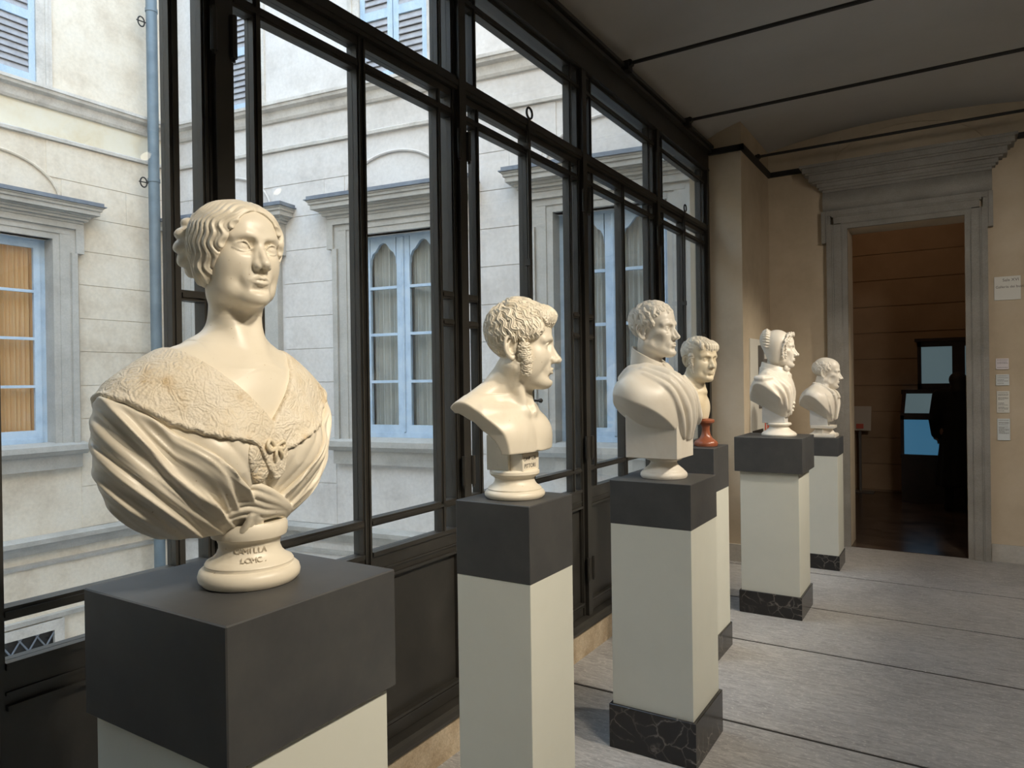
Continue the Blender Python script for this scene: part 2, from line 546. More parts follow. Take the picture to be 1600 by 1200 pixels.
for a, b in ((.05, .118), (.145, 1.085), (1.112, 1.18)):
    for z0, z1 in ((ZT1, UB0), (UB1, UT-.02)):
        UPP.append(MB().box(XF-.026, XF-.022, a, b, z0, z1).mesh('pane', 'window_glass'))
HNG = []
for sg in (-1, 1):
    for z in (2.60, 1.14, .42):
        mb = MB().tube([(-1.868, sg*.034, z), (-1.868, sg*.034, z+.13)], .011, 8)
        mb.tube([(-1.868, sg*.034, z-.012), (-1.868, sg*.034, z)], .006, 6)
        HNG.append(mb.mesh('hinge', 'black_metal'))
mb = MB().tube([(-1.876, .575, .30), (-1.876, .575, 2.96)], .008, 8)
for z in (.5, 1.3, 1.66, 2.2, 2.8):
    mb.box(-1.90, -1.866, .563, .587, z, z+.035)
ROD = mb.mesh('bolt_rod', 'black_metal')
RING = MB().tube([(-1.866, .575+.028*math.cos(t), 2.985+.028*math.sin(t)) for t in [2*math.pi*i/16 for i in range(16)]], .006, 6, closed=True).mesh('ring', 'black_metal')
KNOB = MB().tube([(-1.88, .60, 1.50), (-1.845, .60, 1.50)], .006, 8).tube([(-1.847, .60, 1.50), (-1.842, .60, 1.50), (-1.832, .60, 1.50), (-1.826, .60, 1.50)], [.006, .012, .012, .005], 8).mesh('knob', 'black_metal')
BAYS = [.13+1.23*i for i in range(-2, 5)]
for i, yb in enumerate(BAYS):
    w = empty('window_%d' % (i+1), (0, yb, 0), kind='structure', label='black metal casement bay with narrow margin panes')
    link('post', POST, w)
    if i == 6:
        link('post', POST, w, (0, 1.23, 0))
    link('transom', TRANS, w)
    for h in HNG:
        link('hinge', h, w)
    for lm in LM:
        c = link('casement', lm['casement'], w)
        link('panel', lm['panel'], c)
        for m in lm['muntin']:
            link('muntin', m, c)
        for m in lm['pane']:
            link('pane', m, c)
    if i in (4, 6):
        r = link('bolt_rod', ROD, w)
        link('ring', RING, r)
        link('knob', KNOB, r)
    u = link('upper_frame', UPF, w)
    for m in UPM:
        link('muntin', m, u)
    for m in UPP:
        link('pane', m, u)

# ------------------------------------------------------------------ tie rods
for i, (y, t) in enumerate(((3.13, 'iron tie rod over the lady bust and the curly headed bust'), (4.36, 'iron tie rod over the bust with toga and stock'), (5.58, 'iron tie rod under the vault, next before the pier'), (6.865, 'iron tie rod running from the pier just before the door wall'))):
    x0 = -1.83 if y < 6.3 else -1.6
    e = empty('tie_rod', (x0, y, 3.67), label=t, cat='tie rod', group='iron tie rods of the vault')
    MB().tube([(0, 0, 0), (XR-.10-x0, 0, 0)], .013, 8).build('rod', 'dark_iron', e)
    mb = MB().box(-.02, .03, -.035, .035, -.05, .012)
    mb.tube([(.03, -.02, .0), (.03, .02, .0)], .022, 8)
    mb.build('anchor', 'dark_iron', e)

# ------------------------------------------------------------------ next room
struct(MB().box(-1.95, 2.5, YE+.34, 11.3, -.12, 0), 'floor_room', 'room_floor', label='dark polished floor of the next room')
rw = MB().box(-1.95, 2.5, 11.12, 11.4, -.1, 4.6).build('wall_room_far', 'room_plaster', kind='structure', label='dim brown plaster wall of the next room with level courses')
z = .02
while z < 4.3:
    MB().cbox(-1.94, 2.4, 11.108, 11.13, z, z+.352, .004).build('plaster_course', 'room_plaster', rw)
    z += .365
struct(MB().box(-2.2, -1.95, YE+.36, 11.4, -.1, 4.6), 'wall_room_left', 'room_plaster', label='left wall of the next room')
struct(MB().box(2.5, 2.8, YE+.0, 11.4, -.1, 4.6), 'wall_room_right', 'room_plaster', label='right wall of the next room')
struct(MB().box(-2.2, 2.8, YE+.3, 11.4, 4.6, 4.8), 'ceiling_room', 'room_plaster', label='ceiling of the next room')
mb = MB().box(-2.0, -1.7, YE+.1, YE+.34, -.1, 4.6).box(XR, 2.5, YE+.1, YE+.34, -.1, 4.6).box(-2.0, 2.5, YE+.1, YE+.34, 4.3, 4.6)
struct(mb, 'wall_room_near', 'room_plaster', label='near wall of the next room')

# ------------------------------------------------------------------ courtyard facades
AR = .1426
UR = Vector((1, AR, 0)).normalized()
NR = Vector((AR, -1, 0)).normalized()          # out of the right facade, towards the courtyard
def frame_right(s0):
    o = Vector((0, 7.858, 0))+UR*s0
    return Matrix(((UR.x, -NR.x, 0, o.x), (UR.y, -NR.y, 0, o.y), (0, 0, 1, 0), (0, 0, 0, 1)))
def frame_left(s0):
    # local +x runs along world +y, local -y faces the courtyard (+x)
    return Matrix(((0, -1, 0, -10.09), (1, 0, 0, s0), (0, 0, 1, 0), (0, 0, 0, 1)))
# in facade frames: x along the wall, y = depth (negative towards the courtyard), z up
ZC = [-.30, .26, .72, 1.18, 1.63, 2.09, 2.54, 3.00, 3.46, 3.92, 4.38, 4.86]
def cut(iv, holes):
    out = [iv]
    for a, b in holes:
        nx = []
        for p, q in out:
            if b <= p or a >= q:
                nx.append((p, q))
            else:
                if a > p: nx.append((p, a))
                if b < q: nx.append((b, q))
        out = nx
    return out
def facade(name, M, x0, x1, wins, m_block, m_up, label):
    root = bpy.data.objects.new(name, None)
    COL.objects.link(root)
    root.matrix_world = M
    tag(root, label, kind='structure')
    mb = MB()
    # wall body with window openings
    holes = [(c-.68, c+.68) for c in wins]
    for a, b in cut((x0, x1), holes):
        mb.box(a, b, 0, .5, -4.5, 11.0)
    for c in wins:
        mb.box(c-.68, c+.68, 0, .5, -4.5, .88)
        mb.box(c-.68, c+.68, 0, .5, 3.56, 5.5)
        mb.box(c-.68, c+.68, .3, .5, 5.5, 9.0)
        mb.box(c-.68, c-.52, 0, .3, 5.5, 9.0).box(c+.52, c+.68, 0, .3, 5.5, 9.0)
        mb.box(c-.68, c+.68, .42, .5, .88, 3.56)
    mb.build('wall_body', m_up, root)
    # rusticated plaster blocks
    rnd = random.Random(len(name))
    for r in range(len(ZC)-1):
        z0, z1 = ZC[r], ZC[r+1]
        hw = 1.0 if z0 < 3.8 else .80 if z0 < 4.2 else .62
        for a, b in cut((x0, x1), [(c-hw, c+hw) for c in wins]):
            p = a
            first = .9 if r % 2 else 1.7
            while p < b-.02:
                q = min(b, p+first+rnd.uniform(-.12, .12))
                if b-q < .25:
                    q = b
                first = 1.7
                MB().cbox(p+.0006, q-.0006, -.012, .02, z0+.004, z1-.004, .0022).build('plaster_block', m_block, root)
                p = q
    # mouldings
    def course(prof, m, nm):
        mb = MB()
        mb.prism([(-d, z) for d, z in prof], x0, x1, 'x')
        mb.build(nm, m, root)
    course([(-.02, 5.27), (.05, 5.27), (.07, 5.30), (.09, 5.40), (.16, 5.42), (.17, 5.455), (.19, 5.46), (.19, 5.50), (.02, 5.53), (-.02, 5.53)], 'facade_trim', 'cornice')
    course([(-.02, 4.86), (.05, 4.862), (.055, 4.90), (.03, 4.92), (-.02, 4.925)], 'facade_trim', 'string_course')
    mb = MB().box(x0, x1, -.012, .02, 4.925, 5.272)
    mb.build('frieze_band', 'facade_yellow' if m_block == 'facade_warm_tint' else m_block, root)
    course([(-.02, -.52), (.05, -.52), (.08, -.46), (.10, -.40), (.16, -.39), (.17, -.33), (.02, -.30), (-.02, -.30)], 'facade_stone', 'ledge')
    course([(-.02, -.70), (.03, -.70), (.035, -.66), (.0, -.64), (-.02, -.64)], 'facade_stone', 'lower_moulding')
    course([(-.02, -1.42), (.05, -1.41), (.06, -1.35), (-.02, -1.34)], 'facade_stone', 'lower_moulding')
    mb = MB()
    for c in wins:
        # blind lunette: recessed tympanum line over each window
        pts = [(c-.78*math.cos(math.pi*i/24), -.022, 4.05+.55*math.sin(math.pi*i/24)) for i in range(25)]
        MB().tube(pts, .018, 6).build('lunette', m_block, root)
    return root
def court_window(idx, M, c, style, hand):
    w = bpy.data.objects.new('window_%d' % idx, None)
    COL.objects.link(w)
    w.matrix_world = M @ Matrix.Translation((c, 0, 0))
    tag(w, 'courtyard window with %s frame, stone surround and heavy cornice' % ('pale blue' if style != 'ochre' else 'blue white'), kind='structure')
    # stone surround
    mb = MB()
    for sg in (-1, 1):
        for a, b, d in ((.66, .74, .04), (.74, .86, .055), (.86, .875, .05), (.875, .95, .085)):
            mb.box(min(sg*a, sg*b), max(sg*a, sg*b), -d-.02, .10, .85, 3.40)
        for a, b, d in ((.66, .74, .04), (.74, .93, .055), (.93, 1.03, .09)):
            mb.box(min(sg*a, sg*b), max(sg*a, sg*b), -d-.02, .10, 3.40, 3.80)
        mb.box(min(sg*.66, sg*.68), max(sg*.66, sg*.68), .10, .42, .85, 3.58)
    mb.box(-.66, .66, -.063, .10, 3.56, 3.64).box(-.86, .86, -.079, .10, 3.64, 3.72).box(-.95, .95, -.114, .10, 3.72, 3.82)
    mb.build('surround', 'facade_stone', w)
    mb = MB()
    for z0, z1, p in ((3.80, 3.835, .02), (3.835, 3.87, .06), (3.87, 3.90, .085), (3.90, 3.915, .12), (3.915, 3.975, .165), (3.975, 4.01, .185), (4.01, 4.03, .20)):
        mb.box(-1.0-p, 1.0+p, -.11-p, .05, z0, z1)
    mb.build('cornice', 'facade_stone', w)
    MB().box(-1.225, 1.225, -.335, .05, 4.03, 4.042).box(-1.20, 1.20, -.31, .05, 4.042, 4.085).build('flashing', 'lead_flashing', w)
    mb = MB()
    mb.prism([(.10, .70), (-.12, .72), (-.17, .76), (-.20, .78), (-.20, .85), (-.02, .885), (.40, .885), (.40, .70)], -1.03, 1.03, 'x')
    mb.box(-.98, .98, -.09, .05, .54, .72)
    mb.build('sill', 'facade_stone', w)
    # inner wooden frame with two leaves
    mb = MB().box(-.66, -.60, .16, .24, .88, 3.57).box(.60, .66, .16, .24, .88, 3.57).box(-.60, .60, .16, .24, 3.53, 3.57).box(-.60, .60, .14, .24, .88, .95)
    mb.build('frame', 'blue_paint', w)
    for sg in (-1, 1):
        lf = MB()
        a0, a1 = .012, .60
        p0, p1 = .10, .52
        lf.box(min(sg*a0, sg*p0), max(sg*a0, sg*p0), .15, .20, .95, 3.53)
        lf.box(min(sg*p1, sg*a1), max(sg*p1, sg*a1), .15, .20, .95, 3.53)
        lf.box(min(sg*p0, sg*p1), max(sg*p0, sg*p1), .15, .20, .95, 1.05)
        m = (p0+p1)/2
        if style == 'arched':
            # spandrel above an ogee-shouldered pane head
            head = [(-.20, 3.18), (-.195, 3.26), (-.165, 3.33), (-.12, 3.36), (-.09, 3.40), (-.05, 3.45), (0, 3.47), (.05, 3.45), (.09, 3.40), (.12, 3.36), (.165, 3.33), (.195, 3.26), (.20, 3.18)]
            for (u0, z0), (u1, z1) in zip(head[:-1], head[1:]):
                q = [(sg*m+u0, z0), (sg*m+u1, z1), (sg*m+u1, 3.53), (sg*m+u0, 3.53)]
                lf.prism(q, .15, .20, 'y')
        else:
            lf.box(min(sg*p0, sg*p1), max(sg*p0, sg*p1), .15, .20, 3.44, 3.53)
        lo = lf.build('leaf', 'blue_paint', w)
        for z in (1.625, 2.25, 2.87):
            MB().box(min(sg*p0, sg*p1), max(sg*p0, sg*p1), .145, .195, z-.018, z+.018).build('muntin', 'blue_paint', lo)
        for z0, z1 in ((1.05, 1.607), (1.643, 2.232), (2.268, 2.852), (2.888, 3.50)):
            MB().box(min(sg*p0, sg*p1), max(sg*p0, sg*p1), .174, .178, z0, z1).build('pane', 'window_glass', lo)
        # curtain hanging in soft folds behind the leaf
        mb = MB()
        n = 40
        vs, fs = [], []
        for i in range(n+1):
            u = sg*(.06+.50*i/n)
            d = .285+.022*math.sin(i*1.35+sg)+.012*math.sin(i*.5)
            vs += [(u, d, .96), (u, d, 3.52)]
        fs = [(2*i, 2*i+1, 2*i+3, 2*i+2) for i in range(n)]
        mb.add(vs, fs, True)
        mb.build('curtain', 'curtain_ochre_glow' if style == 'ochre' else 'curtain_pale', w)
    MB().tube([(0, .145, .96), (0, .145, 3.52)], .022, 8).build('meeting_bead', 'blue_paint', w)
    return w
def shutters(idx, M, c):
    w = bpy.data.objects.new('window_%d' % idx, None)
    COL.objects.link(w)
    w.matrix_world = M @ Matrix.Translation((c, 0, 0))
    tag(w, 'upper courtyard window closed by weathered blue louvred shutters', kind='structure')
    mb = MB()
    for sg in (-1, 1):
        for a, b, d in ((.515, .62, .03), (.62, .65, .05), (.65, .70, .035)):
            mb.box(min(sg*a, sg*b), max(sg*a, sg*b), -d, .1, 5.53, 7.6)
    mb.box(-.70, .70, -.04, .1, 7.45, 7.6)
    mb.build('surround', 'facade_trim', w)
    SL = []
    for sg in (-1, 1):
        lf = MB()
        def B(a, b, z0, z1):
            lf.box(min(sg*a, sg*b), max(sg*a, sg*b), -.005, .035, z0, z1)
        B(.006, .085, 5.50, 7.45); B(.435, .512, 5.50, 7.45)
        for z0, z1 in ((5.50, 5.665), (6.35, 6.47), (7.30, 7.45)):
            B(.085, .435, z0, z1)
        lo = lf.build('shutter', 'shutter_paint', w)
        for za, zb in ((5.665, 6.35), (6.47, 7.30)):
            k = int((zb-za)/.082)
            for i in range(k):
                z = za+(i+.5)*(zb-za)/k
                q = MB().prism([(-.006, z-.046), (.004, z-.052), (.034, z+.030), (.024, z+.036)], min(sg*.085, sg*.435), max(sg*.085, sg*.435), 'x')
                q.build('slat', 'shutter_slat', lo)
        MB().box(min(sg*.08, sg*.44), max(sg*.08, sg*.44), .036, .042, 5.65, 7.32).build('shutter_back', 'dark_iron', lo)
    return w
MLf, MRf = frame_left(0), frame_right(0)
LW = [-4.5, -1.66, 1.18, 4.02]
RW = [-9.04, -6.20, -3.36]
facade('wall_court_left', MLf, -6.5, 6.42, LW, 'facade_warm_tint', 'facade_warm_tint', 'plaster courtyard facade facing the glazing, warm light tinted into its cream')
facade('wall_court_right', MRf, -10.19, -1.95, RW, 'facade_cool_tint', 'facade_cool_tint', 'plaster courtyard facade closing the court, cooler light tinted into its grey')
k = 8
for c in LW:
    court_window(k, MLf, c, 'ochre', 0); k += 1
for c in RW:
    court_window(k, MRf, c, 'arched', 0); k += 1
for c in LW[2:]:
    shutters(k, MLf, c); k += 1
for c in RW:
    shutters(k, MRf, c); k += 1
struct(MB().box(-11, -2.0, -7.0, -6.5, -4.5, 10.0), 'wall_court_front', 'facade_warm_tint', label='plaster wall closing the courtyard on its near side')
struct(MB().box(-11, -2.2, -8, 8.5, -4.7, -4.5), 'floor_court', 'court_ground', label='courtyard paving far below the gallery')

# basement grating below the left facade window
g = empty('window_grating', (-10.06, 4.02, -2.3), label='iron window grating with crossed bars below the cream facade ledge', cat='grating')
MB().box(-.02, .0, -.6, .6, 0, .75).build('backing', 'dark_iron', g)
mb = MB()
for i in range(6):
    y = -.6+.2*i+.1
    mb.tube([(.03, y-.12, 0), (.03, y+.12, .38)], .012, 5).tube([(.03, y+.12, 0), (.03, y-.12, .38)], .012, 5)
    mb.tube([(.03, y-.12, .38), (.03, y+.12, .75)], .012, 5).tube([(.03, y+.12, .38), (.03, y-.12, .75)], .012, 5)
mb.build('bars', 'lead_flashing', g)
mb = MB().box(-.02, .05, -.72, -.6, -.1, .87).box(-.02, .05, .6, .72, -.1, .87).box(-.02, .05, -.6, .6, .75, .87)
mb.build('surround', 'facade_trim', g)

# zinc downpipe in the corner of the court
dp = empty('downpipe', (-9.815, 5.95, -4.4), label='bluish zinc downpipe in the corner of the courtyard', cat='pipe')
MB().tube([(0, 0, 0), (0, 0, 13)], .075, 14).build('pipe', 'zinc_pipe', dp)
for z in (1.2, 4.0, 6.35, 8.95, 11.4):
    MB().tube([(0, 0, z), (0, 0, z+.05)], .084, 14).build('collar', 'zinc_pipe', dp)
for z in (8.85, 11.15):
    c = [(-.04, -.13+.05*math.cos(t), z+.08+.07*math.sin(t)) for t in [2*math.pi*i/14 for i in range(14)]]
    MB().tube(c, .01, 5, closed=True).tube([(-.04, -.2, z+.08), (-.02, -.03, z+.08)], .009, 5).build('bracket', 'dark_iron', dp)

# ================================================================== THINGS
def pedestal(cx, cy, cw, cd, z0, z1, inset, sh_base, bw, label):
    e = empty('pedestal', (cx, cy, 0), label=label, cat='pedestal', group='display pedestals along the glazing')
    h, g = cw/2, cd/2
    MB().cbox(-h, h, -g, g, z0, z1, .0022).build('cap', 'cap_paint', e)
    i = inset
    MB().cbox(-h+i, h-i, -g+i, g-i, sh_base-.005, z0+.002, .0015).build('shaft', 'shaft_paint', e)
    MB().cbox(-bw, bw, -bw*cd/cw, bw*cd/cw, 0, sh_base, .002).build('base', 'black_marble', e)
    return e
pedestal(-1.1325, .8525, .405, .375, 1.015, 1.24, .013, .17, .20, 'wide cream pedestal with tall charcoal cap carrying the lace collared lady')
pedestal(-1.0475, 1.6685, .235, .235, 1.079, 1.281, .0012, .17, .125, 'narrow cream pedestal with charcoal cap carrying the curly headed bust')
pedestal(-1.118, 3.03, .362, .362, .976, 1.166, .0015, .19, .193, 'cream pedestal with charcoal cap and veined base under the toga bust')
pedestal(-1.33, 4.15, .30, .30, .953, 1.205, .0015, .138, .158, 'cream pedestal with charcoal cap under the bust on a red socle')
pedestal(-1.094, 5.15, .44, .44, .967, 1.2, .03, .15, .203, 'cream pedestal with overhanging charcoal cap under the bonneted bust')
pedestal(-1.02, 6.54, .33, .33, .945, 1.095, .004, .122, .168, 'cream pedestal with low charcoal cap beside the stone doorway')

# ceiling track with spot lamps on the side opposite the glazing
tr = empty('lamp_track', (TRACK_X, 3.4, TRACK_Z+.11), label='black lamp track along the vault opposite the glazing', cat='lamp track')
MB().box(-.018, .018, -5.0, 3.7, -.02, .02).build('rail', 'lamp_black', tr)
LAMP_AT = ['black track spot lamp aimed at the '+w_ for w_ in ('lace collared lady', 'curly headed bust', 'toga bust', 'bust on a red socle', 'bonneted bust', 'old man by the doorway')]
FILL_FLOOD_AT = ['added wide black fill lamp on the track '+w_ for w_ in ('lighting the floor before the curly headed bust', 'lighting the floor before the toga bust', 'washing the door wall')]
def track_lamp(ly, aim, wt, label, grp, size, blend, col, rad, sc=1.0):
    e = empty('spot_lamp', (TRACK_X, ly, TRACK_Z+.09), label=label, cat='lamp', group=grp)
    d = (Vector(aim)-Vector((TRACK_X, ly, TRACK_Z-.03))).normalized()
    MB().tube([(0, 0, 0), (0, 0, -.10)], .010, 8).build('stem', 'lamp_black', e)
    c = Vector((0, 0, -.12))
    MB().tube([c-d*.06, c+d*.07], [.034*sc, .042*sc], 16, caps=False).tube([c-d*.062, c-d*.06], [.02*sc, .034*sc], 16).build('housing', 'lamp_black', e)
    MB().tube([c+d*.052, c+d*.055], .038*sc, 16).build('lens', 'lamp_lens', e)
    ld = bpy.data.lights.new('spot_lamp_light', 'SPOT')
    ld.energy = wt
    ld.color = col
    ld.spot_size = math.radians(size)
    ld.spot_blend = blend
    ld.shadow_soft_size = rad
    lo = bpy.data.objects.new('light', ld)
    COL.objects.link(lo)
    lo.parent = e
    lo.location = c+d*.085
    lo.rotation_euler = d.to_track_quat('-Z', 'Y').to_euler()
for i, (ly, ay, wt) in enumerate(LAMPS):
    track_lamp(ly, (-1.12, ay, 1.25), wt, LAMP_AT[i], 'track spot lamps', 56, .9, (1.0, .885, .715), .11)
for i, (ly, aim, wt) in enumerate(FILL_FLOODS):  # unseen floods, added to lift the general light
    track_lamp(ly, aim, wt, FILL_FLOOD_AT[i], 'added fill floods on the track', 84, 1.0, (1.0, .91, .80), .16, 1.35)

# unseen warm lamp, added to brighten the wall of the next room
e = empty('added_room_lamp', (-.9, 9.2, 4.6), label='added small round lamp brightening the dim next room', cat='lamp')
MB().lathe([(.03, -.05), (.10, -.045), (.12, -.02), (.12, 0)], 20).build('housing', 'lamp_black', e)
MB().lathe([(.02, -.062), (.08, -.058), (.09, -.046)], 20).build('diffuser', 'lamp_lens', e)
ld = bpy.data.lights.new('room_fill_light', 'POINT')
ld.energy = 11
ld.color = (1.0, .72, .46)
ld.shadow_soft_size = .12
lo = bpy.data.objects.new('light', ld)
COL.objects.link(lo)
lo.parent = e
lo.location = (0, 0, -.22)

# wall signs beside the door
def text(body, size, loc, parent, m='ink', align='LEFT', rot=(math.pi/2, 0, 0), ext=.0004, name='lettering'):
    cu = bpy.data.curves.new(name, 'FONT')
    cu.body = body
    cu.size = size
    cu.align_x = align
    cu.extrude = ext
    o = bpy.data.objects.new('tmp', cu)
    COL.objects.link(o)
    dg = bpy.context.evaluated_depsgraph_get()
    me = bpy.data.meshes.new_from_object(o.evaluated_get(dg))
    bpy.data.objects.remove(o)
    me.materials.clear()
    me.materials.append(MATS[m])
    t = link(name, me, parent, loc)
    t.rotation_euler = rot
    return t
def plate(x0, x1, z0, z1, m, label, cat, th=.012):
    e = empty('wall_sign', ((x0+x1)/2, YE, z0), label=label, cat=cat, group='paper signs beside the doorway')
    w = x1-x0
    MB().cbox(-w/2, w/2, -th, .0, 0, z1-z0, .001).build('plate', m, e)
    return e, w, z1-z0
e, w, h = plate(.257, .443, 2.236, 2.436, 'paper_white', 'square cream room sign with two lines of lettering, topmost on the wall', 'sign')
text('Sala XVI', .034, (w/2-.012, -.0125, h-.042), e, align='RIGHT')
text('Galleria dei busti', .0295, (-w/2+.010, -.0125, h-.098), e)
rnd = random.Random(3)
for x0, x1, z0, z1, m, lab, rows in ((.262, .354, 1.646, 1.74, 'paper_lilac', 'upper of two small landscape captions, lilac white', (.012, .030, .041, .076)),
        (.262, .356, 1.51, 1.604, 'paper_cool', 'lower of two small landscape captions, cool white', (.012, .028, .045, .055, .074)),
        (.266, .356, 1.276, 1.462, 'paper_white', 'upright cream caption full of small print', (.014, .028, .036, .055, .063, .072, .10, .108, .118, .135, .143, .152, .168)),
        (.268, .358, 1.042, 1.226, 'paper_cool', 'lowest upright caption with bold heading', (.012, .030, .036, .05, .068, .076, .084, .092, .100, .108, .116, .124))):
    e, w, h = plate(x0, x1, z0, z1, m, lab, 'caption', .014)
    mb = MB()
    for r in rows:
        x = -w/2+.010
        end = w/2-.008-rnd.choice((0, .004, .03))
        while x < end:
            q = min(end, x+rnd.uniform(.004, .013))
            mb.box(x, q, -.0146, -.0138, h-r-.0032, h-r)
            x = q+.0022
    mb.build('lettering', 'ink', e, kind='stuff')

# cupboard face, switch box and notices on the pier's inner side
e = empty('wall_cabinet', (-1.592, 6.51, 1.07), label='flush cream cupboard door in the pier behind the bonneted bust', cat='cupboard')
MB().cbox(0, .012, 0, .80, 0, .89, .002).build('door', 'box_white', e)
MB().box(-.0, .013, .04, .45, .0, .055).build('vent', 'dark_iron', e)
e = empty('switch_box', (-1.58, 6.79, 1.56), label='dark grey switch box with white labels on the cupboard door', cat='switch box')
MB().cbox(0, .05, 0, .38, 0, .345, .004).build('casing', 'box_grey', e)
for y0, z0 in ((.03, .22), (.14, .05)):
    MB().box(.05, .052, y0, y0+.09, z0, z0+.10).build('label_plate', 'paper_white', e)
e = empty('wall_plate', (-1.58, 6.80, 1.32), label='small grey metal plate below the switch box', cat='plate')
MB().cbox(0, .01, 0, .3, 0, .10, .002).build('plate', 'box_grey', e)
e = empty('safety_notice', (-1.58, 7.0, 1.08), label='red and white safety notice low on the pier behind the bonneted bust', cat='notice')
MB().cbox(0, .006, 0, .27, 0, .2, .001).build('sheet', 'paper_white', e)
MB().box(.006, .0072, .0, .05, 0, .2).box(.006, .0072, .09, .24, .01, .07).build('print', 'sign_red', e)

# ---- next room: glass cases, caption lectern, visitor
v = empty('display_case', (.05, 10.9, 0), label='dark wood display case with lit blue panes in the next room', cat='display case')
VO = (-.05, -10.9, 0)
MB().box(-.64, .9, 10.28, 11.1, 0, .60).box(-.645, .91, 10.26, 11.1, .56, .61).build('base', 'dark_wood', v, VO)
mb = MB().box(-.64, -.605, 10.28, 10.32, .6, 1.10).box(-.64, .9, 10.28, 10.33, 1.05, 1.13).box(-.07, -.03, 10.28, 10.32, .6, 1.10)
mb.prism([(10.26, 1.10), (10.30, 1.10), (10.78, 1.37), (10.78, 1.41), (10.74, 1.41)], -.645, -.60, 'x').prism([(10.26, 1.10), (10.30, 1.10), (10.78, 1.37), (10.78, 1.41), (10.74, 1.41)], -.05, -.01, 'x')
mb.box(-.66, .9, 10.74, 10.80, 1.36, 1.42)
mb.prism([(10.30, .60), (11.1, .6), (11.1, 1.40), (10.78, 1.38), (10.30, 1.10)], -.645, -.63, 'x')
mb.build('frame', 'dark_wood', v, VO)
MB().box(-.605, -.07, 10.306, 10.312, .61, 1.05).box(-.03, .9, 10.306, 10.312, .61, 1.05).build('front_pane', 'case_glow_blue', v, VO)
mb = MB().prism([(10.33, 1.128), (10.75, 1.364), (10.745, 1.372), (10.325, 1.136)], -.60, -.05, 'x').prism([(10.33, 1.128), (10.75, 1.364), (10.745, 1.372), (10.325, 1.136)], -.01, .9, 'x')
mb.build('sloping_pane', 'case_glow_pale', v, VO)
mb = MB().box(-.47, -.425, 10.78, 11.1, 1.40, 2.06).box(-.08, .06, 10.76, 10.84, 1.40, 2.06).box(-.47, .9, 10.78, 10.84, 1.40, 1.50).box(-.47, .9, 10.78, 10.84, 1.98, 2.06)
mb.box(-.50, .92, 10.74, 11.1, 2.05, 2.09)
mb.build('upper_frame', 'dark_wood', v, VO)
MB().box(-.425, -.08, 10.80, 10.806, 1.50, 1.98).box(.06, .9, 10.80, 10.806, 1.50, 1.98).build('upper_pane', 'case_glow_pale', v, VO)
for x, y, z, lab in ((-.255, 10.46, 1.245, 'tiny dark figurine on the sloping pane of the display case'), (.135, 10.78, 1.50, 'tiny dark figurine in the upper display case')):
    e = empty('figurine', (x, y, z), label=lab, cat='figurine')
    MB().lathe([(.012, 0), (.022, .004), (.02, .012), (.008, .02), (.014, .05), (.02, .075), (.008, .09), (.014, .105), (.004, .12)], 10).build('figure', 'figurine_bronze', e)
st = empty('caption_lectern', (-1.16, 10.93, 0), label='slim caption stand with pale board in the next room', cat='caption stand')
MB().cbox(-.17, .15, -.10, .12, 0, .012, .003).build('foot', 'box_grey', st)
MB().box(-.035, -.005, -.015, .015, .01, .90).build('post', 'box_grey', st)
mb = MB().prism([(-.06, .86), (-.05, .855), (.06, 1.185), (.05, 1.19)], -.20, .12, 'x')
mb.build('board', 'paper_dim', st)
MB().box(-.06, .03, -.062, -.05, .885, .95).build('print', 'sign_red', st)

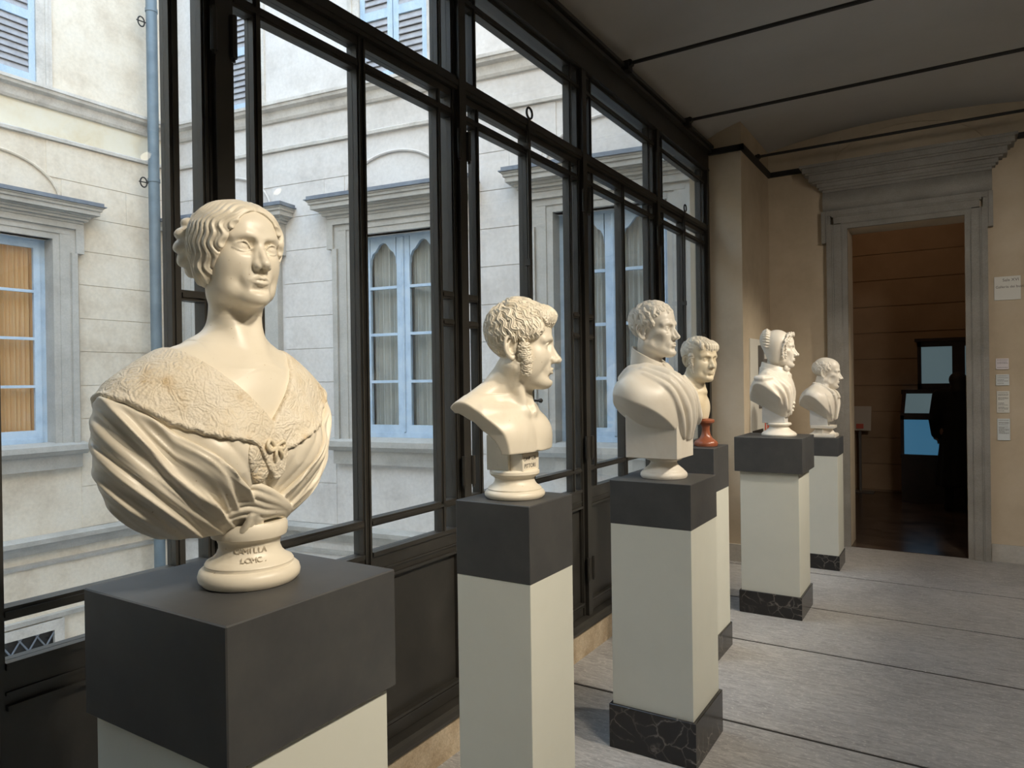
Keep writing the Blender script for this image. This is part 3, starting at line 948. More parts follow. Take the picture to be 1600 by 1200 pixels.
# ================================================================== SCULPTURE
# signed distance fields sampled on a grid, meshed by surface nets
class Vol:
    def __init__(s, lo, hi, h):
        s.lo = np.array(lo, np.float32)
        s.h = h
        s.n = [int(math.ceil((b-a)/h))+1 for a, b in zip(lo, hi)]
        s.F = np.full(s.n, .05, np.float32)
        s.ax = [np.float32(a)+np.arange(n, dtype=np.float32)*np.float32(h) for a, n in zip(lo, s.n)]
        s.R = np.eye(3, dtype=np.float32)
        s.t = np.zeros(3, np.float32)
        s.sc = 1.0
    def frame(s, R=None, t=(0, 0, 0), sc=1.0):
        s.R = np.eye(3, dtype=np.float32) if R is None else np.array(R, np.float32)
        s.t = np.array(t, np.float32)
        s.sc = sc
    def w(s, p):
        return s.R @ (np.array(p, np.float32)*s.sc)+s.t
    def sub(s, lo, hi):
        sl = []
        for k in range(3):
            a = int(max(0, math.floor((lo[k]-s.lo[k])/s.h)))
            b = int(min(s.n[k], math.ceil((hi[k]-s.lo[k])/s.h)+1))
            if b <= a:
                return None
            sl.append(slice(a, b))
        return tuple(sl)
    def grid(s, sl):
        return s.ax[0][sl[0]][:, None, None], s.ax[1][sl[1]][None, :, None], s.ax[2][sl[2]][None, None, :]
    def put(s, sl, d, k, mode):
        f = s.F[sl]
        if mode == 'add':
            m = np.maximum(k-np.abs(f-d), 0)
            s.F[sl] = np.minimum(f, d)-m*m*(.25/k)
        elif mode == 'cut':
            d = -d
            m = np.maximum(k-np.abs(f-d), 0)
            s.F[sl] = np.maximum(f, d)+m*m*(.25/k)
    def ell(s, c, r, k=.01, mode='add', rot=None):
        c = s.w(c)
        r = np.array(r, np.float32)*s.sc
        k = k*s.sc
        R = s.R if rot is None else s.R @ np.array(rot, np.float32)
        ext = np.sqrt(((R*r[None, :])**2).sum(1))+k+2*s.h
        sl = s.sub(c-ext, c+ext)
        if sl is None:
            return
        X, Y, Z = s.grid(sl)
        X, Y, Z = X-c[0], Y-c[1], Z-c[2]
        q = [R[0, i]*X+R[1, i]*Y+R[2, i]*Z for i in range(3)]
        k0 = np.sqrt(sum((q[i]/r[i])**2 for i in range(3)))+1e-6
        k1 = np.sqrt(sum((q[i]/(r[i]*r[i]))**2 for i in range(3)))+1e-6
        s.put(sl, k0*(k0-1)/k1, k, mode)
    def cap(s, a, b, ra, rb=None, k=.006, mode='add'):
        rb = ra if rb is None else rb
        a, b = s.w(a), s.w(b)
        ra, rb, k = ra*s.sc, rb*s.sc, k*s.sc
        e = max(ra, rb)+k+2*s.h
        sl = s.sub(np.minimum(a, b)-e, np.maximum(a, b)+e)
        if sl is None:
            return
        X, Y, Z = s.grid(sl)
        X, Y, Z = X-a[0], Y-a[1], Z-a[2]
        d = b-a
        L = float(d@d)+1e-12
        t = np.clip((X*d[0]+Y*d[1]+Z*d[2])/L, 0, 1)
        q = np.sqrt((X-t*d[0])**2+(Y-t*d[1])**2+(Z-t*d[2])**2)-(ra+(rb-ra)*t)
        s.put(sl, q, k, mode)
    def chain(s, pts, r, k=.006, mode='add', sub=0):
        P = np.array(pts, float)
        r = list(r) if isinstance(r, (list, tuple)) else [r]*len(P)
        if sub:
            P, r = spline(P, r, sub)
        P = np.array([s.w(p) for p in P])
        r = np.array(r)*s.sc
        k = k*s.sc
        e = float(r.max())+k+2*s.h
        sl = s.sub(P.min(0)-e, P.max(0)+e)
        if sl is None:
            return
        D = np.full([q.stop-q.start for q in sl], .05, np.float32)
        for i in range(len(P)-1):
            a, b = P[i], P[i+1]
            q = s.sub(np.minimum(a, b)-e, np.maximum(a, b)+e)
            if q is None:
                continue
            X, Y, Z = s.grid(q)
            X, Y, Z = X-np.float32(a[0]), Y-np.float32(a[1]), Z-np.float32(a[2])
            d = (b-a).astype(np.float32)
            L = float(d @ d)+1e-12
            t = np.clip((X*d[0]+Y*d[1]+Z*d[2])/L, 0, 1)
            v = np.sqrt((X-t*d[0])**2+(Y-t*d[1])**2+(Z-t*d[2])**2)-np.float32(r[i])-np.float32(r[i+1]-r[i])*t
            o = tuple(slice(q[m].start-sl[m].start, q[m].stop-sl[m].start) for m in range(3))
            D[o] = np.minimum(D[o], v)
        s.put(sl, D, k, mode)
    def egg(s, c, r, rdn, k=.01):
        # ellipsoid whose lower half is stretched to rdn
        X, Y, Z = s.grid((slice(None),)*3)
        X, Y, Z = X-np.float32(c[0]), Y-np.float32(c[1]), Z-np.float32(c[2])
        rz = np.where(Z > 0, r[2], rdn).astype(np.float32)
        k0 = np.sqrt((X/r[0])**2+(Y/r[1])**2+(Z/rz)**2)+1e-6
        k1 = np.sqrt((X/r[0]**2)**2+(Y/r[1]**2)**2+(Z/rz**2)**2)+1e-6
        s.put((slice(None),)*3, (k0*(k0-1)/k1).astype(np.float32), k, 'add')
    def band(s, c, r0, r1, z0, ztop, th, open_a, k=.003):
        # upright collar round a neck, open at the front by open_a radians to each side
        X, Y, Z = s.grid((slice(None),)*3)
        X, Y = X-np.float32(c[0]), Y-np.float32(c[1])
        a = np.arctan2(Y, X)
        f = (1-np.cos(a))/2
        zt = ztop[0]+(ztop[1]-ztop[0])*f
        t = np.clip((Z-z0)/(zt-z0), 0, 1)
        rr = r0+(r1-r0)*t
        d = np.abs(np.sqrt(X*X+Y*Y)-rr)-th
        d = np.maximum(d, np.maximum(z0-Z, Z-zt))
        d = np.maximum(d, (open_a-np.abs(a))*.07)
        s.put((slice(None),)*3, d.astype(np.float32), k, 'add')
    def field(s, fn, k=.004, mode='add', lo=None, hi=None):
        sl = (slice(None),)*3 if lo is None else s.sub(lo, hi)
        X, Y, Z = s.grid(sl)
        s.put(sl, fn(X, Y, Z), k, mode)
    def mesh(s):
        F = s.F
        # keep the surface closed at the borders of the grid
        for sl in ((0,), (-1,)):
            F[sl[0]] = np.maximum(F[sl[0]], s.h*.5)
            F[:, sl[0]] = np.maximum(F[:, sl[0]], s.h*.5)
            F[:, :, sl[0]] = np.maximum(F[:, :, sl[0]], s.h*.5)
        B = F < 0
        c = np.zeros([n-1 for n in F.shape], np.uint8)
        for i in (0, 1):
            for j in (0, 1):
                for k in (0, 1):
                    c += B[i:F.shape[0]-1+i, j:F.shape[1]-1+j, k:F.shape[2]-1+k]
        act = (c > 0) & (c < 8)
        ids = np.argwhere(act)
        idx = np.full(act.shape, -1, np.int32)
        idx[act] = np.arange(len(ids), dtype=np.int32)
        acc = np.zeros((len(ids), 3), np.float32)
        cnt = np.zeros(len(ids), np.float32)
        co = [(i, j, k) for i in (0, 1) for j in (0, 1) for k in (0, 1)]
        val = {q: F[ids[:, 0]+q[0], ids[:, 1]+q[1], ids[:, 2]+q[2]] for q in co}
        for a in co:
            for ax in range(3):
                if a[ax] == 0:
                    b = list(a); b[ax] = 1; b = tuple(b)
                    fa, fb = val[a], val[b]
                    m = (fa < 0) != (fb < 0)
                    t = np.where(m, fa/np.where(m, fa-fb, 1), 0)
                    p = np.array(a, np.float32)[None, :]*m[:, None]
                    p[:, ax] = t
                    acc += p*m[:, None]
                    cnt += m
        V = (ids+acc/cnt[:, None])*s.h+s.lo[None, :]
        Q = []
        for ax in range(3):
            o = [slice(1, -1)]*3
            o[ax] = slice(0, -1)
            p = [slice(1, -1)]*3
            p[ax] = slice(1, None)
            A, C = B[tuple(o)], B[tuple(p)]
            e = np.argwhere(A != C)
            fl = A[e[:, 0], e[:, 1], e[:, 2]]
            off = np.ones(3, int); off[ax] = 0
            e = e+off
            u, v = (ax+1) % 3, (ax+2) % 3
            def at(du, dv):
                q = e.copy(); q[:, u] += du; q[:, v] += dv
                return idx[q[:, 0], q[:, 1], q[:, 2]]
            quad = np.stack([at(-1, -1), at(0, -1), at(0, 0), at(-1, 0)], 1)
            quad[~fl] = quad[~fl][:, ::-1]
            Q.append(quad)
        return V.astype(np.float32), np.concatenate(Q)
def spline(P, r, sub):
    P = np.array(P, float)
    n = len(P)
    out, ro = [], []
    for i in range(n-1):
        p0, p1, p2, p3 = P[max(i-1, 0)], P[i], P[i+1], P[min(i+2, n-1)]
        for j in range(sub):
            t = j/sub
            out.append(.5*((2*p1)+(-p0+p2)*t+(2*p0-5*p1+4*p2-p3)*t*t+(-p0+3*p1-3*p2+p3)*t**3))
            ro.append(r[i]+(r[i+1]-r[i])*t)
    out.append(P[-1]); ro.append(r[-1])
    return np.array(out), ro
def vnormals(V, Q):
    n = np.cross(V[Q[:, 2]]-V[Q[:, 0]], V[Q[:, 3]]-V[Q[:, 1]])
    N_ = np.zeros_like(V)
    for i in range(4):
        for a in range(3):
            N_[:, a] += np.bincount(Q[:, i], n[:, a], len(V)).astype(np.float32)
    return N_/(np.linalg.norm(N_, axis=1, keepdims=True)+1e-12)
def relax(V, Q, it=1, lam=.5):
    for _ in range(it):
        A = np.zeros_like(V); c = np.zeros(len(V), np.float32)
        for i in range(4):
            j = (i+1) % 4
            for a in range(3):
                A[:, a] += np.bincount(Q[:, i], V[Q[:, j], a], len(V)).astype(np.float32)+np.bincount(Q[:, j], V[Q[:, i], a], len(V)).astype(np.float32)
            c += np.bincount(Q[:, i], minlength=len(V))+np.bincount(Q[:, j], minlength=len(V))
        V = V+lam*(A/np.maximum(c, 1)[:, None]-V)
    return V
def qobj(name, V, Q, m, parent=None, loc=None, **kw):
    me = bpy.data.meshes.new(name)
    me.vertices.add(len(V))
    me.vertices.foreach_set('co', np.ascontiguousarray(V, np.float32).ravel())
    me.loops.add(4*len(Q))
    me.loops.foreach_set('vertex_index', np.ascontiguousarray(Q, np.int32).ravel())
    me.polygons.add(len(Q))
    me.polygons.foreach_set('loop_start', np.arange(0, 4*len(Q), 4, dtype=np.int32))
    me.polygons.foreach_set('use_smooth', np.ones(len(Q), bool))
    me.update(calc_edges=True)
    me.validate()
    me.materials.append(MATS[m])
    return link(name, me, parent, loc, **kw)
def sculpt(name, vol, m, parent, rel=1, disp=None, **kw):
    V, Q = vol.mesh()
    if rel:
        V = relax(V, Q, rel, .5)
    if disp is not None:
        n = vnormals(V, Q)
        V = V+n*disp(V, n)[:, None].astype(np.float32)
    return qobj(name, V, Q, m, parent, **kw)
def rotm(yaw=0, pitch=0, roll=0):
    # yaw about z (+ = to the sitter's left), pitch about y (+ = looking up), roll about x
    cy, sy = math.cos(yaw), math.sin(yaw)
    cp, sp = math.cos(pitch), math.sin(pitch)
    cr, sr = math.cos(roll), math.sin(roll)
    Z = np.array([[cy, -sy, 0], [sy, cy, 0], [0, 0, 1]])
    Yp = np.array([[cp, 0, -sp], [0, 1, 0], [sp, 0, cp]])
    X = np.array([[1, 0, 0], [0, cr, -sr], [0, sr, cr]])
    return Z @ Yp @ X

def marble(c1, c2, c3, stain=None):
    def f(nt, b):
        v = coords(nt)
        c = ramp(nt, noise(nt, v, 5, 6, .6, .6), [(.32, c1), (.5, c2), (.7, c3)])
        if stain:
            s1 = ramp(nt, noise(nt, v, 9, 5, .7), [(.58, (0, 0, 0)), (.76, (1, 1, 1))])
            c = mixc(nt, s1, c, stain)
        sp = ramp(nt, noise(nt, v, 150, 1, .4), [(.765, (1, 1, 1)), (.80, (.74, .68, .60))])
        c = mixc(nt, 1.0, c, sp, 'MULTIPLY')
        nt.links.new(c, b.inputs['Base Color'])
    return f
mat('marble_warm', (.80, .74, .63), .38, build=marble((.75, .675, .545), (.81, .74, .61), (.84, .78, .665)))
mat('marble_pale', (.82, .77, .68), .40, build=marble((.76, .70, .60), (.82, .765, .67), (.84, .80, .72)))
mat('marble_yellow', (.76, .66, .48), .40, build=marble((.68, .57, .39), (.77, .67, .49), (.80, .73, .58)))
mat('marble_grey', (.70, .69, .66), .45, build=marble((.62, .61, .58), (.70, .69, .66), (.75, .74, .71)))
mat('marble_red', (.42, .13, .06), .25, build=marble((.22, .062, .030), (.30, .095, .048), (.37, .14, .075)))
def lace(nt, b):
    v = coords(nt)
    c = ramp(nt, noise(nt, v, 14, 6, .65), [(.30, (.60, .46, .28)), (.43, (.77, .68, .53)), (.7, (.82, .76, .65))])
    d = N(nt, 'ShaderNodeTexNoise', Scale=26.0, Detail=2.0)
    nt.links.new(v, d.inputs['Vector'])
    vv = mixc(nt, .028, v, d.outputs['Color'], 'ADD')
    wv = N(nt, 'ShaderNodeTexVoronoi', feature='DISTANCE_TO_EDGE', Scale=32.0)
    nt.links.new(vv, wv.inputs['Vector'])
    rings = N(nt, 'ShaderNodeMath', operation='SINE')
    mul = N(nt, 'ShaderNodeMath', operation='MULTIPLY')
    mul.inputs[1].default_value = 26.0
    nt.links.new(wv.outputs[0], mul.inputs[0])
    nt.links.new(mul.outputs[0], rings.inputs[0])
    mesh = N(nt, 'ShaderNodeTexVoronoi', feature='F1', Scale=230.0)
    nt.links.new(v, mesh.inputs['Vector'])
    ad = N(nt, 'ShaderNodeMath', operation='MULTIPLY_ADD')
    ad.inputs[1].default_value = .35
    nt.links.new(rings.outputs[0], ad.inputs[0])
    m2 = N(nt, 'ShaderNodeMath', operation='MULTIPLY')
    m2.inputs[1].default_value = -.8
    nt.links.new(mesh.outputs[0], m2.inputs[0])
    nt.links.new(m2.outputs[0], ad.inputs[2])
    nt.links.new(c, b.inputs['Base Color'])
    bump(nt, b, ad.outputs[0], .55, .0026)
mat('marble_lace', (.78, .71, .58), .55, build=lace)

# ---- the head, looking along +x, eye line at z=0, about .226 high from chin to crown
def head(v, R, t, sc=1.0, P=None, eye_hi=0.0):
    p = dict(nose=1.0, hook=0.0, jaw=1.0, brow=1.0, cheek=1.0, lip=1.0, ear=True, fat=0.0, old=0.0, chin=1.0, iris=False, fem=0.0, wide=1.0, occ=0.0, ears=(-1, 1))
    p.update(P or {})
    v.frame(R, t, sc)
    wd = p['wide']
    f = p['fem']
    oc = p['occ']
    v.ell((-.012+oc, 0, .040-.008*f), (.092-oc, .074*wd, .075-.005*f), .01)
    v.ell((.040, 0, .043-.007*f), (.0515, .060*wd, .050-.004*f), .03)
    v.ell((.032, 0, -.030), (.058, .0575*wd, .075), .03)
    for s in (-1, 1):
        v.cap((-.002, s*.049*p['jaw']*wd, -.058), (.070, s*.014, -.097), .021*(1-.1*f), .017*(1-.1*f), .022)
        v.ell((.050, s*.043*wd, -.028), (.026, .021, .026), .022)           # cheekbone
        v.ell((.036, s*.046*wd, -.056), (.030, .016+.006*p['fat'], .028), .02)
        if p['fat'] > 0:
            v.ell((.030, s*.040, -.085), (.035, .02, .022), .02)
    v.ell((.083, 0, -.100), (.0165*p['chin'], .019, .0145), .016)
    v.ell((.040, 0, -.092), (.045, .034, .020+.008*p['fat']), .022)
    # brow, sockets, eyeballs, lids
    for s in (-1, 1):
        v.ell((.054, s*.022, -.030), (.031, .026, .030), .02)
        if p['brow'] > 0:
            v.chain([(.0895, s*.011, .016+.002*f), (.0865, s*.028, .0215+.003*f), (.0725, s*.048, .017+.003*f)], [.007*p['brow'], .0078*p['brow'], .007*p['brow']], .018, sub=2)
    dx = -.0055
    es, ez = 1+.16*f, 1+.28*f
    def Ey(x, y, z, s):
        return (x+dx+.0010*f, s*(.0318+(y-.031)*es), z*ez)
    for s in (-1, 1):
        v.ell((.0960-.0005*f, s*.0310, .0010), (.0168, .0195+.0025*f, .0115+.0015*f), .011, 'cut')
        v.ell((.0950, s*.0165, .001), (.011, .008, .010), .012, 'cut')
        v.ell((.0765+dx+.0010*f, s*.0315, .0005), (.0130, .0150*es, .0122+.0022*f), .0015)
        v.chain([Ey(.0880, .0172, -.0025, s), Ey(.0893, .0230, .0048, s), Ey(.0905, .0305, .0080, s), Ey(.0875, .0385, .0058, s), Ey(.0785, .0465, -.0022, s)], [.0014, .0021, .0024, .0022, .0014], .0014, sub=3)
        v.chain([Ey(.0880, .0172, -.0025, s), Ey(.0875, .0235, -.0062, s), Ey(.0886, .0305, -.0074, s), Ey(.0860, .0390, -.0062, s), Ey(.0785, .0465, -.0022, s)], [.0013, .0016, .0017, .0016, .0013], .0018, sub=3)
        if p['iris']:
            def ball(dy, dz):
                return .0765+dx+.0010*f+.0130*math.sqrt(max(0, 1-(dy/(.0150*es))**2-(dz/.0122)**2))
            q = [(ball(-.001+.0050*math.cos(a), .0050*math.sin(a))+.0006, s*(.0315-.001+.0050*math.cos(a)), .0008+.0050*math.sin(a)) for a in np.linspace(0, 2*math.pi, 17)]
            v.chain(q, .0012, .0006, 'cut')
            v.ell((ball(0, 0)+.0004, s*.0305, .0018), (.0022, .0018, .0018), .0008, 'cut')
    # nose
    n = p['nose']
    hk = p['hook']
    tip = (.1115+.004*(n-1)*5*.2+.010*(n-1), 0, -.0345-.006*(n-1))
    v.chain([(.0870, 0, .014), (.0935+.003*hk, 0, -.002), (.1025+.005*hk, 0, -.018), tip], [.0075, .0068, .0072, .0085*n], .009, sub=2)
    v.ell(tip, (.0098, .0098, .0088), .006)
    for s in (-1, 1):
        v.ell((.1010, s*.0112*(.9+.1*n), -.0392), (.0105, .0066, .0075), .0045)
        v.cap((.089, s*.007, -.004), (.097, s*.0108, -.034), .0046, .0054, .010)
        v.ell((.1045, s*.0062, -.0470), (.0050, .0033, .0030), .0025, 'cut')
        v.chain([(.0945, s*.0195, -.042), (.0870, s*.0270, -.058)], [.0016, .0014], .007+.0*p['old'], 'cut')
    # mouth
    v.ell((.0805, 0, -.0640), (.0158, .0290, .0215), .014)
    l = p['lip']
    v.chain([(.0885, -.0240, -.0660), (.0962, -.0115, -.0632), (.0995, -.0042, -.0612), (.0988, 0, -.0620), (.0995, .0042, -.0612), (.0962, .0115, -.0632), (.0885, .0240, -.0660)], [.0016, .0030*l, .0040*l, .0038*l, .0040*l, .0030*l, .0016], .0022, sub=3)
    v.chain([(.0880, -.0225, -.0676), (.0950, -.0105, -.0706), (.0980, 0, -.0722), (.0950, .0105, -.0706), (.0880, .0225, -.0676)], [.0018, .0040*l, .0050*l, .0040*l, .0018], .0026, sub=3)
    v.cap((.1040, 0, -.0500), (.1045, 0, -.0570), .0026, .0028, .004, 'cut')
    v.chain([(.0930, -.014, -.0845), (.0970, 0, -.0860), (.0930, .014, -.0845)], .0045-.0022*f, .010, 'cut')
    if p['old']:
        for s in (-1, 1):
            v.chain([(.099, s*.018, -.038), (.0900, s*.0300, -.056), (.080, s*.0345, -.078)], [.0015, .0022, .0012], .006, 'cut', sub=3)
            v.chain([(.092, s*.022, -.018), (.083, s*.040, -.022)], [.0012, .001], .006, 'cut')
            v.ell((.060, s*.0645*wd, -.052), (.026, .012, .024), .020, 'cut')
        for z in (.040, .050):
            v.chain([(.090, -.03, z), (.0975, 0, z+.002), (.090, .03, z)], .0011, .004, 'cut', sub=2)
    if p['ear']:
        for s in p['ears']:
            def E(x, z, o=0.0):
                return (-.012+.9*x, s*(.0685*wd+.0035-.26*x+.8*o), -.010+.9*z)
            v.ell(E(-.006, .002, -.004), (.017, .006, .028), .006)
            v.ell(E(-.003, .0, .004), (.010, .006, .015), .004, 'cut')
            v.chain([E(.006, .000, .000), E(.011, .012), E(.010, .026), E(.001, .035, .002), E(-.012, .035, .004), E(-.0205, .024, .005), E(-.022, .008, .005), E(-.018, -.010, .004), E(-.009, -.023, .002), E(.000, -.031, .0), E(.006, -.026, -.002)], [.0028, .0036, .004, .0043, .0046, .0046, .0043, .0042, .005, .0062, .0048], .003, sub=2)
            v.chain([E(-.006, .024, .003), E(-.012, .012, .005), E(-.0125, -.004, .005), E(-.006, -.016, .003), E(.003, -.018, .001)], [.0026, .0032, .0034, .003, .0026], .003, sub=2)
            v.ell(E(.0085, -.008, .001), (.0045, .0045, .0065), .003)
    v.frame()
def strand_walk(c, r, d0, flow, n, step, amp, wl, ph, lift=0.0, curl=0.0, off=0.0):
    # walk over an ellipsoid from direction d0 along a tangent flow, swinging sideways
    c, r = np.array(c), np.array(r)
    d = np.array(d0, float)
    d /= np.linalg.norm(d)
    pts = []
    for i in range(n):
        nrm = d/r; nrm /= np.linalg.norm(nrm)
        pos = c+r*d*(1+0)
        g = np.array(flow(d), float)
        g -= nrm*(g @ nrm)
        g /= np.linalg.norm(g)+1e-9
        sd = np.cross(nrm, g)
        k = i/(n-1)
        w = amp*math.sin(2*math.pi*i*step/wl+ph)*(.4+.6*min(1, k*2))
        cu = curl*max(0, k-.6)**2*6
        pts.append(pos+sd*(w+cu+off*(1-.35*k))+nrm*(lift*math.sin(math.pi*min(1, k*1.15))))
        nd = (pos+g*step-c)/r
        d = nd/np.linalg.norm(nd)
    return np.array(pts)
def socle(e, prof, m, name='socle', n=56, sx=1, sy=1, z=0):
    return MB().lathe(prof, n, (0, 0, z), True, sx, sy).build(name, m, e)
def ease(x, a, b):
    t = np.clip((x-a)/(b-a), 0, 1)
    return t*t*(3-2*t)

def make_locks(c, r, mask, flow, n, seed=1, length=10, step=.0052, amp=.006, wl=.036, w=.009, curl=.004, lift=.003):
    # spines of carved locks lying on an ellipsoid (head frame)
    rnd = random.Random(seed)
    ga = math.pi*(3-math.sqrt(5))
    out = []
    for i in range(n):
        z = 1-2*(i+.5)/n
        q = math.sqrt(1-z*z)
        d = np.array((q*math.cos(i*ga), q*math.sin(i*ga), z))
        if not mask(np.array(c)+np.array(r)*d):
            continue
        pts = strand_walk(c, r, d, flow, length+rnd.randint(-2, 2), step, amp*rnd.uniform(.7, 1.2), wl*rnd.uniform(.85, 1.15), rnd.uniform(0, 6.28), 0, curl*rnd.choice((-1, 1)))
        keep = [p for j, p in enumerate(pts) if j < 4 or mask(p)]
        out.append((np.array(keep), w*rnd.uniform(.8, 1.2), lift*rnd.random()))
    return out
def carve(V, n, locks, H=.005, gw=.0048, ga=.0011):
    out = np.zeros(len(V), np.float32)
    for pts, w, lift in locks:
        lo, hi = pts.min(0)-w-.01, pts.max(0)+w+.01
        sel = np.where(np.all((V > lo) & (V < hi), axis=1))[0]
        if not len(sel):
            continue
        P, nn = V[sel], n[sel]
        best = np.full(len(sel), 9.0, np.float32)
        sg = np.zeros(len(sel), np.float32)
        uu = np.zeros(len(sel), np.float32)
        m = len(pts)-1
        for j in range(m):
            a, b = pts[j], pts[j+1]
            ab = b-a
            t = np.clip(((P-a) @ ab)/(ab @ ab+1e-12), 0, 1)
            q = P-(a+t[:, None]*ab)
            q = q-nn*np.sum(q*nn, 1)[:, None]
            d = np.linalg.norm(q, axis=1)
            k = d < best
            best[k] = d[k]
            sg[k] = np.sign(np.sum(np.cross(np.broadcast_to(ab, q.shape)[k], nn[k])*q[k], 1))
            uu[k] = (j+t[k])/m
        we = w*(.45+.55*np.sin(np.pi*np.clip(uu*.9+.08, 0, 1)))
        h = lift+H*(1-(best/we)**2)+ga*np.cos(2*np.pi*best*sg/gw)
        h = np.where(best < we, h, 0)
        out[sel] = np.maximum(out[sel], h)
    return out
def carver(R, t, sc, locks, H=.005, gw=.0048, ga=.0011):
    Ri = np.linalg.inv(R)
    t = np.array(t)
    def f(V, n):
        q = ((V-t) @ Ri.T)/sc
        return carve(q, n @ Ri.T, locks, H, gw, ga)*sc
    return f
def ringlets(pts, r, rnd, w=.0042, lift=.002):
    # small round curls centred on points (head frame), given with a tangent basis (u, v)
    out = []
    for p, u, v_ in pts:
        a0 = rnd.uniform(0, 6.28)
        q = np.array([np.array(p)+r*(1-.07*k)*(np.array(u)*math.cos(a0+.75*k)+np.array(v_)*math.sin(a0+.75*k)) for k in range(8)])
        out.append((q, w*rnd.uniform(.85, 1.15), lift*rnd.random()))
    return out

def on_ell(C, R, rdn=None):
    # point of the front half of an ellipsoid at given (y, z), pushed out by off
    C, R = np.array(C), np.array(R)
    def f(y, z, off=0.0):
        rz = rdn if (rdn and z < C[2]) else R[2]
        q = 1-((y-C[1])/R[1])**2-((z-C[2])/rz)**2
        x = C[0]+R[0]*math.sqrt(max(q, .0004))
        nrm = np.array(((x-C[0])/R[0]**2, (y-C[1])/R[1]**2, (z-C[2])/rz**2))
        nrm /= np.linalg.norm(nrm)
        return np.array((x, y, z))+nrm*off
    return f
def smax(a, b, k):
    m = np.maximum(k-np.abs(a-b), 0)
    return np.maximum(a, b)+m*m*(.25/k)
def short_hair(e, R, t, sc, name_m, mask, n=170, h=.0018, seed=3, base=((-.012, 0, .042), (.0930, .0765, .0770)), amp=.006, wl=.036, w=.0095, H=.0045, cuts=True, extra=None, face_cut=((.108, 0, -.020), (.075, .09, .085))):
    lo = np.array(t)-.16*sc
    hi = np.array(t)+.165*sc
    hv = Vol(lo, hi, h)
    hv.frame(R, t, sc)
    hv.ell(base[0], base[1], .004)
    hv.ell(face_cut[0], face_cut[1], .005, 'cut')
    for s in (-1, 1):
        hv.ell((-.002, s*.085, -.030), (.034, .035, .043), .004, 'cut')
    hv.ell((.02, 0, -.125), (.10, .1, .075), .004, 'cut')
    L = make_locks(base[0], np.array(base[1])+.0022, mask, lambda d: np.array((d[0]*.096, d[1]*.078, d[2]*.08))-np.array((-.050, 0, .075))+np.array((.012, 0, -.012)), n, seed, 10, .0055, amp, wl, w, .006, .003)
    if extra:
        extra(hv, L)
    hv.frame()
    return sculpt('hair', hv, name_m, e, 1, carver(R, t, sc, L, H, .0055, .0010))

